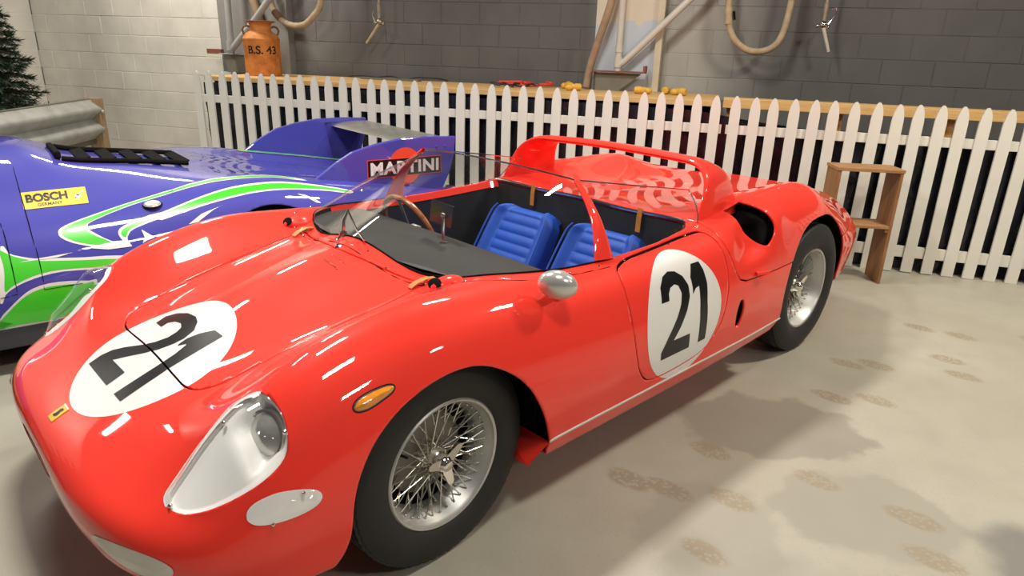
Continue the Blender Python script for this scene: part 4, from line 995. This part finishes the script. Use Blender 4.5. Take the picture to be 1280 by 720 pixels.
# dark sill
zz = BZ_
for sd in (-1, 1):
    patch(BLUE, np.minimum.reduce([.232 + .004*(BX_+2.5) - BZ_, bF - .002, np.where(BY_ > .6, 1., -1.)]), 'dark_sill', M['navy'], blue_car, .0035, sd)
# panel gaps
def strip(poly, w, name):
    for a, b in zip(poly[:-1], poly[1:]):
        a = np.array(a); b = np.array(b); d = b - a; L_ = np.linalg.norm(d); d /= L_; n = np.array([-d[1], d[0]])*w
        decal([tuple(a - n - d*w), tuple(b - n + d*w), tuple(b + n + d*w), tuple(a + n - d*w)], name, M['liner'], .0031, None, 0)
strip(B_GAP1, .16, 'panel_gap'); strip(B_GAP2, .16, 'panel_gap')
def bpos(i, j, off, sd=-1):
    a, b = int(min(max(i, 0), BLUE.shape[0]-2)), int(min(max(j, 0), BLUE.shape[1]-2)); fa, fb = i-a, j-b
    N_ = BNRM
    f = lambda A: A[a, b]*(1-fa)*(1-fb) + A[a+1, b]*fa*(1-fb) + A[a+1, b+1]*fa*fb + A[a, b+1]*(1-fa)*fb
    return (f(BLUE) + f(N_)*off) * [1, sd, 1]
BNRM = grid_normals(BLUE)
# yellow maker's sticker
pc = np.array(B_PLATE); c00, c10, c11, c01 = pc[0], pc[3], pc[5], pc[8]
plate = decal(B_PLATE, 'sticker', M['boschyellow'], .0024, None, 0, both=False)[0]
def on_plate(body, x0, x1, y0, y1, name, m, bold):
    v, f = text_mesh(body, 1.0, bold, .0); w, h = v[:, 0].max(), v[:, 1].max(); pos = []
    for p in v:
        a = x0 + (x1-x0)*p[0]/w; b = y1 - (y1-y0)*p[1]/h
        q = (c00*(1-a) + c10*a)*(1-b) + (c01*(1-a) + c11*a)*b
        pos.append(bpos(q[0], q[1], .0034))
    mm = MB(); mm.add(pos, f); mm.build(name, m, plate, smooth=0)
on_plate('BOSCH', .06, .70, .14, .62, 'sticker_lettering', M['black'], .045)
on_plate('GERMANY', .22, .60, .70, .88, 'sticker_lettering', M['black'], .012)
def plug_mark(polys, m, name):
    for poly in polys:
        mm = MB(); pos = []
        for a, b in poly:
            q = (c00*(1-a) + c10*a)*(1-b) + (c01*(1-a) + c11*a)*b; pos.append(bpos(q[0], q[1], .0036))
        mm.add(pos, [tuple(range(len(pos)))]); mm.build(name, m, plate, smooth=0)
plug_mark([[(.80, .50), (.86, .38), (.91, .46), (.90, .62), (.85, .72), (.80, .66)], [(.88, .36), (.96, .20), (.97, .24), (.90, .42)]], M['white'], 'sticker_mark')
plug_mark([[(.83, .44), (.88, .40), (.90, .47), (.86, .54)], [(.80, .60), (.83, .58), (.84, .63), (.81, .65)]], M['black'], 'sticker_mark')

# tail fins and the wing between them
finp = [(-1.03, .66), (-.98, .722), (-.915, .765), (-.85, .807), (-.744, .862), (-.66, .884), (-.58, .902), (-.412, .926), (-.2, .930), (0, .921), (-.012, .80), (-.05, .68), (-.115, .56), (-.13, .50), (-1.0, .60)]
for sd in (-1, 1):
    f_ = MB(); f_.prism(finp, -.016, .016, fn=lambda a, b, c: (a, sd*.65 + c, b)); fo = bevel(f_.build('tail_fin', M['blue'], blue_car, smooth=0), .006, 2)
    if sd < 0:
        P = lambda a, b, c: (a, -.6665 - c, b)
        A0, A1, A2, A3 = (-.637, .794), (-.108, .794), (-.108, .693), (-.637, .693)
        d_ = MB(); d_.prism([(-.388 + .118*math.cos(t), .752 + .118*math.sin(t)) for t in np.linspace(0, 2*math.pi, 48, endpoint=False)], 0, .0015, fn=P); d_.build('emblem_disc', M['orange'], fo, smooth=0)
        d_ = MB(); d_.prism([(-.656, .806), (-.118, .806), (-.118, .692), (-.656, .692)], 0, .0025, fn=P); d_.build('emblem_border', M['orange'], fo, smooth=0)
        d_ = MB(); d_.prism([(-.651, .802), (-.122, .802), (-.122, .696), (-.651, .696)], 0, .0034, fn=P); d_.build('emblem_bar', M['black'], fo, smooth=0)
        v, f = text_mesh('MARTINI', 1.0, .035, 0.0, 1.08); v[:, 0] = -.634 + .495*v[:, 0]/v[:, 0].max(); v[:, 1] = .709 + .080*v[:, 1]/v[:, 1].max()
        d_ = MB(); d_.add([(p[0], -.6707, p[1]) for p in v], f); d_.build('emblem_lettering', M['white'], fo, smooth=0)
    for a in (-.085, -.155):
        b_ = MB(); b_.lathe([(0, -.004), (.007, -.003), (.010, .002)], 12, 'Y', (a, sd*.65 + (-.016 if sd < 0 else .016), .862)); b_.build('fin_bolt', M['blue'], fo)
wg = MB(); prof = [(-.30, .868), (-.27, .884), (-.20, .896), (-.10, .902), (0.0, .900), (0.0, .895), (-.10, .890), (-.20, .880), (-.28, .866)]
wg.prism(prof, -.64, .64, fn=lambda a, b, c: (a, c, b)); wg.build('rear_wing', M['alu'], blue_car, smooth=40)
for sd in (-1, 1):   # inner gussets of the fins
    g_ = MB(); g_.add([(-.36, sd*.634, .90), (-.02, sd*.634, .90), (-.12, sd*.634, .58), (-.12, sd*.60, .58), (-.30, sd*.634, .60)], [(0, 1, 2, 4), (4, 2, 3)]); g_.build('fin_gusset', M['navy'], blue_car, smooth=0)
# green line along the root of each fin
for sd in (-1, 1):
    for w_, m_, dz in ((.020, 'white', 0), (.012, 'green', .002)):
        g_ = MB(); rows = []
        for x in np.linspace(-1.05, -.2, 24):
            y = .575; j = np.argmin((BLUE[:, :, 0] - x)**2*4 + (BLUE[:, :, 1] - y)**2 + (BLUE[:, :, 2] < .5)*9); z = BLUE.reshape(-1, 3)[j][2] + .004 + dz
            rows.append([(x, sd*(y - w_), z), (x, sd*(y + w_), z + .004)])
        g_.grid(rows); g_.build(m_ + '_fin_line', M[m_], blue_car)
# engine louvre behind the cabin
def dz_(x, y):
    k = np.argmin((BX_ - x)**2 + (BY_ - abs(y))**2 + (BZ_ < .5)*9); return float(BZ_.reshape(-1)[k])
op = MB(); op.box((-2.215, -.145, dz_(-2.20, .15) + .012), (.03, .38, .04)); lob = bevel(op.build('engine_louvre', M['liner'], blue_car, smooth=0), .01)
for y0 in (-.33, .04):
    lo = MB(); lo.tube([(-2.20 + .60*u, y0, dz_(-2.20 + .60*u, y0) + .010 + .012*u) for u in np.linspace(0, 1, 8)], .014, 8); lo.build('louvre_rail', M['liner'], lob)
for i, x in enumerate((-2.10, -1.98, -1.86, -1.74, -1.62)):
    s = MB(); s.box((x, -.145, dz_(x, .15) + .010 + .003*i), (.060, .37, .010), Matrix.Rotation(math.radians(-10), 3, 'Y')); bevel(s.build('louvre_slat', M['liner'], lob, smooth=0), .003)
# filler cap on the flank
c = np.array([-1.8953, -.7751, .6935]); k = np.argmin(((BLUE*[1, -1, 1] - c)**2).sum(2)); nn = Vector(BNRM.reshape(-1, 3)[k]*[1, -1, 1]); pc_ = Vector(BLUE.reshape(-1, 3)[k]*[1, -1, 1])
cp = MB(); cp.lathe([(0, .016), (.030, .014), (.045, .008), (.050, 0), (.052, -.002)], 32, 'Z'); co = cp.build('filler_cap', M['silver'], blue_car, loc=pc_ + nn*.002); co.rotation_euler = (nn + Vector((0, .35, .45))).normalized().to_track_quat('Z', 'Y').to_euler(); co.scale = (.78, .78, .9)
cr_ = MB(); cr_.lathe([(.052, .0), (.058, .002), (.060, -.002)], 32, 'Z'); cr_.build('cap_ring', M['liner'], co)
# ---------------------------------------------------------------- picket fence, three panels
PW, PT, PH, PS = .075, .018, 1.2, .1364
half = [(PW/2, 0), (PW/2, PH-.115), (PW/2*.93, PH-.085), (PW/2*.80, PH-.055), (PW/2*.60, PH-.028), (PW/2*.36, PH-.010), (PW/2*.13, PH)]
pk = MB(); pk.prism(half + [(-a, b) for a, b in half[::-1]], -PT, 0, fn=lambda a, b, c: (a, -c, b))
pick_me = pk.mesh('picket', M['fence'], smooth=0)
bmm = bmesh.new(); bmm.from_mesh(pick_me); bmesh.ops.recalc_face_normals(bmm, faces=bmm.faces[:]); bmm.to_mesh(pick_me); bmm.free()
for (k0, k1, lab) in ((0, 11, 'white picket fence panel ending at the cream block wall, behind the blue tail fin'), (12, 34, 'long white picket fence panel behind the red car and its roll hoop'), (35, 58, 'white picket fence panel standing behind the wooden crate stool')):
    s0 = 6.133 - PS*k0; s1 = 6.133 - PS*k1
    fr = root('picket_fence', lab, 'fence', W((s0+s1)/2, 0, 0), FR, 'white picket fence panels')
    mid = (s0+s1)/2
    for k in range(k0, k1+1):
        inst(pick_me, 'picket', fr, (6.133 - PS*k - mid, rng.uniform(-.002, .002), rng.uniform(0, .008)), (0, rng.uniform(-.006, .006), 0))
    for z0, z1 in ((.925, .992), (.112, .195)):
        r_ = MB(); r_.box((0, -.017, (z0+z1)/2), (s0 - s1 + .105, .030, z1 - z0)); bevel(r_.build('rail', M['fence'], fr, smooth=0), .003)

# black plastic sheet behind the fence
sh = MB(); rows = []
for s in np.linspace(6.12, -1.6, 130):
    row = []
    top = np.interp(s, [-1.6, -.4, .6, 1.3, 1.8, 2.6, 3.5, 4.5, 6.12], [.90, .93, .955, 1.04, 1.09, 1.10, 1.09, 1.10, 1.105]) + .006*math.sin(9*s)
    for v in np.linspace(0, 1, 36):
        z = .004 + (top - .004)*v
        d = .072 + .012*math.sin(5.3*s + 3*v) + .008*math.sin(13*s + 7*z + 2*math.sin(4*z)) + .005*math.sin(23*z + 6*math.sin(2.1*s)) - .010*v
        row.append((s - 2.3, .085 - d, z))
    rows.append(row)
sh.grid(rows); tag(sh.build('plastic_sheet', M['tarp'], smooth=180, loc=W(2.3, .085, 0), rot=(0, 0, FR)), 'crumpled black plastic sheet hanging behind the picket fence', 'plastic sheet')

# wooden counter and rail behind the fence
ct = root('counter', 'long pine counter top with a dark carcass behind the picket fence', 'counter', W(3.83, .63, 0), FR)
t_ = MB(); t_.box((0, 0, 1.131), (4.70, .98, .042)); bevel(t_.build('counter_top', M['pine'], ct, smooth=0), .003)
t_ = MB(); t_.box((0, -.02, .555), (4.60, .86, 1.11)); t_.build('carcass', M['liner'], ct, smooth=0)
rl = root('wood_rail', 'pine beam rail on short posts against the dark grey block wall', 'rail', W(-1.0, .23, 0), FR)
t_ = MB(); t_.box((0, 0, 1.142), (4.90, .20, .070)); bevel(t_.build('beam', M['pine'], rl, smooth=0), .003)
for s in (.62, -.12, -.9, -2.6, 1.38):
    t_ = MB(); t_.box((s + 1.0, -.03, .555), (.075, .09, 1.10)); bevel(t_.build('post', M['post'], rl, smooth=0), .003)
t_ = MB(); t_.tube([(2.4, -.02, .99), (1.6, -.03, .955), (.6, -.03, .945), (-2.4, -.03, .94)], .012, 6); t_.build('lower_batten', M['greysheet'], rl)

# milk can
can = root('milk_can', 'rusty orange milk can with black stencilled lettering on the counter', 'milk can', W(5.885, .66, 1.152), FR + math.radians(35.6))
c_ = MB(); c_.lathe([(0, 0), (.165, 0), (.172, .006), (.170, .018), (.172, .03), (.172, .33), (.176, .336), (.176, .346), (.170, .352), (.160, .372), (.130, .402), (.104, .415), (.098, .425), (.098, .470), (.110, .490), (.137, .502), (.139, .508), (.134, .508), (.106, .494), (.092, .470), (.092, .42), (0, .42)], 48, 'Z')
cb = c_.build('can_body', M['can'], can, smooth=40)
c_ = MB(); c_.lathe([(.110, .491), (.139, .503), (.142, .508), (.138, .512), (.106, .497)], 48, 'Z'); c_.build('can_lip', M['canrim'], can)
for sd in (-1, 1):
    h_ = MB(); h_.tube([(sd*.100, .0, .452), (sd*.125, 0, .462), (sd*.155, 0, .452), (sd*.168, 0, .425), (sd*.160, 0, .395), (sd*.150, 0, .382)], .010, 8); h_.build('can_handle', M['canrim'], can)
v, f = text_mesh('B.S. 43', 1.0, .02, 0.0); wv = v[:, 0].max(); hv = v[:, 1].max()
pos = []
for p in v:
    a = (p[0]/wv - .5)*1.62; z = .205 + .075*p[1]/hv; th = math.radians(90) + a; pos.append((.1735*math.cos(th), .1735*math.sin(th), z))
tx = MB(); tx.add(pos, f); tx.build('can_lettering', M['black'], cb, smooth=0)

# pillars with brackets and pipes -------------------------------------
def pillar_mat():
    m = bpy.data.materials.new('patchy_painted_board'); m.use_nodes = True; nt = m.node_tree; b = nt.nodes['Principled BSDF']; b.inputs['Roughness'].default_value = .6
    tc = nt.nodes.new('ShaderNodeTexCoord'); sp = nt.nodes.new('ShaderNodeSeparateXYZ'); no = nt.nodes.new('ShaderNodeTexNoise'); no.inputs['Scale'].default_value = 9; no.inputs['Detail'].default_value = 3
    nt.links.new(tc.outputs['Object'], sp.inputs[0]); nt.links.new(tc.outputs['Object'], no.inputs['Vector'])
    ma = nt.nodes.new('ShaderNodeMath'); ma.operation = 'MULTIPLY_ADD'; ma.inputs[1].default_value = .28; nt.links.new(no.outputs['Fac'], ma.inputs[0]); nt.links.new(sp.outputs['Z'], ma.inputs[2])
    cr = nt.nodes.new('ShaderNodeValToRGB'); cr.color_ramp.interpolation = 'LINEAR'
    mr = nt.nodes.new('ShaderNodeMapRange'); mr.inputs[1].default_value = 0; mr.inputs[2].default_value = 1.2; nt.links.new(ma.outputs[0], mr.inputs[0]); nt.links.new(mr.outputs[0], cr.inputs[0])
    cr.color_ramp.elements[0].position = .585; cr.color_ramp.elements[0].color = (.46, .51, .56, 1); cr.color_ramp.elements[1].position = .605; cr.color_ramp.elements[1].color = (.60, .53, .42, 1)
    nt.links.new(cr.outputs[0], b.inputs['Base Color']); return m
pl1 = root('wall_pillar', 'light blue and cream painted pillar board with cream edge on the block wall', 'pillar', W(2.34, 1.14, 1.152), FR)
t_ = MB(); t_.box((0, 0, .75), (.60, .11, 1.5)); t_.build('pillar_board', pillar_mat(), pl1, smooth=0)
pl1.children[0].location = (0, 0, 0)
t_ = MB(); t_.box((-.28, .035, .75), (.06, .13, 1.5)); bevel(t_.build('pillar_edge', M['cream'], pl1, smooth=0), .004)
pp = root('vacuum_pipe', 'cream pipe with a slanting branch in front of the blue pillar board', 'pipe', W(2.37, 1.0, 1.152), FR)
t_ = MB(); t_.tube([(.03, 0, .17), (.03, 0, 1.35)], .030, 14); t_.lathe([(.030, 0), (.038, .0), (.038, .09), (.030, .09)], 16, 'Z', (.03, 0, .20)); t_.lathe([(.030, 0), (.036, .0), (.036, .05), (.030, .05)], 16, 'Z', (.03, 0, .33)); t_.build('upright_pipe', M['pipe'], pp)
t_ = MB(); t_.tube([(.03, .0, .21), (-.03, .01, .255), (-.54, .03, .77), (-1.0, -.07, 1.25)], .030, 14); t_.build('branch_pipe', M['pipe'], pp)
br = root('bracket_shelf', 'small tilted metal bracket shelf at the foot of the cream pipe', 'bracket', W(2.37, 1.0, 1.152), FR)
t_ = MB(); t_.box((.0, .06, .165), (.47, .16, .012)); t_.box((-.225, .06, .195), (.022, .16, .055)); bevel(t_.build('bracket_plate', M['rustbar'], br, smooth=0), .002)
t_ = MB(); t_.add([(-.20, .09, .155), (.225, .09, .155), (.235, .09, 0), (.0, .09, 0)], [(0, 1, 2, 3)]); t_.box((.22, .08, .08), (.02, .02, .16)); t_.build('bracket_board', M['greysheet'], br, smooth=0)

pl2 = root('grey_pillar', 'grey painted pillar board beside the milk can', 'pillar', W(6.28, 1.14, 1.152), FR)
t_ = MB(); t_.box((0, 0, .75), (.84, .11, 1.5)); t_.build('pillar_board', mat('mid_grey_board', (.235, .23, .215), .6, var=.12), pl2, smooth=0)
pp2 = root('grey_pipe', 'grey upright pipe with a slanting branch rising behind the milk can', 'pipe', W(6.45, .92, 1.152), FR)
t_ = MB(); t_.tube([(0, 0, .19), (-.03, 0, 1.35)], .032, 14); t_.lathe([(.032, 0), (.042, 0), (.042, .10), (.032, .10)], 16, 'Z', (0, 0, .22)); t_.build('upright_pipe', M['greypipe'], pp2)
t_ = MB(); t_.tube([(0, .0, .22), (-.10, .01, .31), (-.36, .02, .55), (-.85, .03, 1.05)], .032, 14); t_.build('branch_pipe', M['greypipe'], pp2)
bb = root('red_brown_bracket', 'short red brown bar end on a bracket beside the cream wall', 'bracket', W(6.55, 1.02, 1.152), FR)
t_ = MB(); t_.box((.18, 0, .205), (.18, .05, .05)); bevel(t_.build('bar_end', M['rustbar'], bb, smooth=0), .003)
t_ = MB(); t_.box((-.08, .0, .185), (.36, .10, .012)); t_.build('bracket_plate', M['greypipe'], bb, smooth=0)
t_ = MB(); t_.add([(.06, .03, .18), (-.22, .03, .18), (-.26, .03, 0), (.02, .03, 0)], [(0, 1, 2, 3)]); t_.build('bracket_board', M['greysheet'], bb, smooth=0)

# hoses, nozzles -------------------------------------------------------
def curve_pts(pts, n=40):
    P = np.array(pts, float); t = np.linspace(0, 1, len(P)); return natural_spline(t, P, np.linspace(0, 1, n))
HC = [None]
def hl(s, d, z): c = HC[0]; return (s - c[0], c[1] - d, z - c[2])
def hose(name, label, pts, r, m, d=1.0, wob=0.0):
    c = pts[len(pts)//2]; w = [(s - c[0], c[1] - dd, z - c[2]) for s, dd, z in curve_pts(pts, 48)]
    t_ = MB(); t_.tube(w, r, 12); o = tag(t_.build(name, M[m], smooth=60, loc=W(*c), rot=(0, 0, FR)), label, 'hose'); o['c'] = 0; del o['c']; HC[0] = c; return o
h1 = hose('hose', 'dirty beige hose loop hanging beside the milk can', [(6.06, 1.0, 2.25), (6.0, 1.0, 1.95), (5.93, .98, 1.76), (5.82, .97, 1.668), (5.686, .96, 1.632), (5.56, .97, 1.660), (5.46, .98, 1.75), (5.40, 1.0, 1.88), (5.36, 1.0, 2.25)], .031, 'hose')
cu = MB(); cu.tube([hl(5.93, .978, 1.765), hl(5.86, .972, 1.695)], .037, 12); cu.build('hose_cuff', M['canrim'], h1)
hose('hose', 'brown hose running down behind the milk can into the corner', [(6.33, 1.04, 2.3), (6.24, 1.04, 1.95), (6.17, 1.04, 1.74), (6.16, 1.04, 1.6), (6.16, 1.03, 1.3)], .042, 'hosebrown')
hose('hose', 'brown hose drooping down the edge of the blue pillar board', [(2.40, .90, 2.3), (2.48, .905, 1.92), (2.555, .93, 1.66), (2.635, .97, 1.40), (2.660, .96, 1.25), (2.670, .95, 1.17)], .034, 'hosebrown')
h2 = hose('hose', 'clean beige hose loop hanging against the dark grey wall', [(1.52, 1.0, 2.3), (1.505, 1.0, 1.95), (1.48, .98, 1.745), (1.415, .96, 1.61), (1.28, .95, 1.528), (1.135, .95, 1.545), (1.045, .97, 1.66), (1.01, 1.0, 1.93), (1.0, 1.0, 2.3)], .027, 'hose')
cu = MB(); cu.tube([hl(1.497, .992, 1.86), hl(1.482, .98, 1.735)], .034, 12); cu.build('hose_cuff', M['hose'], h2)
cu = MB(); cu.tube([hl(1.455, .955, 1.84), hl(1.44, .955, 1.77)], .010, 8); cu.build('hose_clip', M['liner'], h2)
def nozzle(label, s, z, tip, mats):
    o = root('air_nozzle', label, 'nozzle', W(s, 1.0, z), FR)
    t_ = MB(); t_.tube([(0, 0, .65), (0, 0, .18)], .014, 10); t_.tube([(0, 0, .20), (0, 0, .06)], [.022, .018], 10); t_.build('drop_pipe', M['brass'], o)
    t_ = MB(); t_.ball((0, 0, .03), .030, 14, 9); t_.ball((.045, 0, .02), .017, 10, 7); t_.ball((-.035, 0, .01), .014, 10, 7); t_.tube([(-.05, 0, .02), (.06, 0, .02)], .009, 8); t_.build('valve_body', M['chrome'] if mats else M['brass'], o)
    t_ = MB(); t_.tube([(0, 0, .02), (tip[0]*.4, 0, tip[1]*.35), tip_ := (tip[0], 0, tip[1])], [.016, .014, .012], 10); t_.build('spout', M['pipe'] if mats else M['hose'], o)
    t_ = MB(); t_.tube([(-.03, 0, .02), (-.085, 0, .12), (-.075, 0, .155), (-.04, 0, .15)] if mats else [(.05, 0, .03), (.075, 0, .09), (.06, 0, .13)], .006, 8); t_.build('lever', M['chrome'] if mats else M['brass'], o)
    return o
nozzle('dull brass air nozzle with bent spout hanging before the dark wall', 4.765, 1.66, (.15, -.17), False)
nozzle('shiny chrome air nozzle with lever hanging near the beige hose loop', .735, 1.72, (-.075, -.18), True)

# cables and plugs on the counter -----------------------------------------
def cable(name, label, seed, s0, s1, d0, d1, m, r=.006, n=14, amp=.05):
    rr = random.Random(seed); pts = []
    for i in range(n):
        u = i/(n-1); pts.append((s0 + (s1-s0)*u + rr.uniform(-amp, amp), d0 + (d1-d0)*rr.random(), 1.152 + r + rr.random()*.034))
    t_ = MB(); t_.tube([W(*p) for p in curve_pts(pts, 90)], r, 6); return tag(t_.build(name, M[m], smooth=60), label, 'cable')
cable('jumper_cable', 'tangled red jumper cable lying on the counter', 3, 3.55, 2.95, .80, 1.05, 'redcable', .011, 18, .13)
cable('jumper_cable', 'black jumper cable tangled with the red one on the counter', 4, 3.50, 3.0, .60, .72, 'cable', .008, 14, .10)
cable('black_cord', 'long black cord lying along the back of the counter', 9, 5.15, 4.05, 1.0, 1.08, 'cable', .007, 10, .02)
bd = MB(); bd.box((0, 0, .010), (.62, .10, .014), Matrix.Rotation(.02, 3, 'Z')); tag(bd.build('thin_board', M['greysheet'], smooth=0, loc=W(4.62, .92, 1.152), rot=(0, 0, FR)), 'thin grey board lying on the counter beside the black cord', 'board')
def plug(s, d, seed, label):
    o = root('cord_plug', label, 'plug', W(s, d, 1.152), seed*1.3)
    rr = random.Random(seed)
    b_ = MB(); b_.lathe([(0, -.05), (.020, -.05), (.030, -.042), (.032, .0), (.026, .015), (.028, .04), (.022, .05), (0, .052)], 14, 'X'); b_.build('plug_body', M['plug'], o, loc=(0, 0, .032))
    b_ = MB(); b_.ball((.060, .010, .028), (.042, .026, .027), 12, 8); b_.build('plug_collar', M['plug'], o)
for i, (s, d, lab) in enumerate(((2.80, .80, 'yellow plug lying beside the red jumper cable'), (2.70, .62, 'yellow plug on the counter by the brown hose end'), (2.84, .98, 'yellow plug heaped on the counter behind the others beside the jumper cables'),
                             (2.14, .62, 'yellow plug on the counter below the pillar edge'), (1.93, .78, 'yellow plug on the counter under the slanting cream pipe'), (1.80, .66, 'yellow plug on the counter where the pine rail begins'))):
    plug(s, d, i + 1, lab)

# crate stool -----------------------------------------------------------
CW, CD, CHh = .42, .23, .80
crt = root('crate_stool', 'open brown wooden crate stool with a middle shelf before the fence', 'crate', (3.825, -.461, 0), math.atan2(.76, -.65))
# local x: along the front towards the far end, local -y: away from the car
th = .020
for x, nm in ((-CW/2 + th/2, 'side_board'), (CW/2 - th/2, 'side_board')):
    b_ = MB(); b_.box((x, -CD/2, CHh/2 - .01), (th, CD, CHh - .02)); bevel(b_.build(nm, M['crate'], crt, smooth=0), .002)
b_ = MB(); b_.box((0, -CD/2, CHh - .010), (CW + .012, CD + .01, .022)); bevel(b_.build('top_board', M['cratetop'], crt, smooth=0), .002)
b_ = MB(); b_.box((0, -CD/2, .405), (CW - 2*th, CD, .020)); bevel(b_.build('shelf_board', M['cratetop'], crt, smooth=0), .002)
b_ = MB(); b_.box((-CW/2 + th/2 + .02, -.02, .382), (.02, .03, .028)); bevel(b_.build('shelf_cleat', M['crate'], crt, smooth=0), .002)
# guard rail and fir tree in the far left corner ------------------------------
gA = Vector((.86, 6.33, 0)); gB = Vector((-.135, 5.09, 0)); gd = (gB - gA).normalized(); ga = math.atan2(gd.y, gd.x)
gr = root('guard_rail', 'corrugated steel guard rail on a brown timber post in the corner', 'guard rail', gA, ga)
prof = [(.0, .845), (.012, .82), (.07, .775), (.085, .745), (.07, .715), (.012, .665), (.0, .645), (.012, .625), (.07, .575), (.085, .545), (.07, .515), (.012, .47), (0, .445)]
Lg = 2.3
g_ = MB(); side = 1
g_.grid([[(x, a, z) for a, z in prof] for x in (.05, Lg)]); g_.grid([[(x, a - .006, z) for a, z in prof[::-1]] for x in (.05, Lg)]); g_.build('steel_beam', M['galv'], gr, smooth=60)
g_ = MB(); g_.box((Lg/2, -.03, .835), (Lg, .05, .04)); bevel(g_.build('top_board', M['olive'], gr, smooth=0), .004)
g_ = MB(); g_.box((Lg/2, -.02, .60), (Lg, .02, .42)); g_.build('back_board', M['olive'], gr, smooth=0)
for x in (0.03,):
    g_ = MB(); g_.box((x, 0, .43), (.11, .15, .86)); bevel(g_.build('timber_post', M['oldwood'], gr, smooth=0), .008)
    g_ = MB(); g_.ball((x + .02, .085, .72), .022, 10, 7); g_.build('bolt_head', M['galv'], gr)

tx0 = W(8.62, -.12, 0)
tree = root('fir_tree', 'dark green artificial fir tree in the corner behind the guard rail', 'tree', tx0, 0)
t_ = MB(); t_.tube([(0, 0, 0), (0, 0, 2.5)], [.035, .012], 8); t_.build('trunk', M['trunk'], tree)
t_ = MB(); t_.box((0, 0, .02), (.5, .06, .04)); t_.box((0, 0, .02), (.06, .5, .04)); t_.build('tree_stand', M['trunk'], tree, smooth=0)
br_ = MB(); nd = MB(); rr = random.Random(11)
for lvl in range(26):
    z = .35 + 2.15*lvl/26; Rl = .60*(1 - (z - .3)/2.35) + .03; nb = 17
    for k in range(nb):
        a = 2*math.pi*(k + rr.random()*.7)/nb; L_ = Rl*rr.uniform(.72, 1.1); dz = -.12*L_ + rr.uniform(-.03, .03)
        p0 = Vector((0, 0, z)); p1 = Vector((math.cos(a)*L_, math.sin(a)*L_, z + dz))
        br_.tube([p0, p1], [.008, .003], 4)
        d = (p1 - p0).normalized(); sidev = d.cross(Vector((0, 0, 1))).normalized(); upv = sidev.cross(d)
        for i in range(110):
            u = rr.uniform(.12, 1.02); c = p0 + (p1 - p0)*u; an = rr.uniform(0, 2*math.pi); q = (sidev*math.cos(an) + upv*math.sin(an))*.8 + d*.75
            tip = c + q.normalized()*rr.uniform(.05, .085); wv = q.cross(d).normalized()*.007
            nd.add([c - wv, c + wv, tip], [(0, 1, 2)])
br_.build('branches', M['trunk'], tree)['kind'] = 'stuff'
nd.build('needles', M['needle'], tree, smooth=0)['kind'] = 'stuff'
bb_ = MB(); bb_.ball(W(8.28, -.42, 1.0), (.055, .055, .05), 16, 10); tag(bb_.build('bauble', M['pinkball']), 'pale pink bauble hanging at the edge of the fir tree', 'bauble')
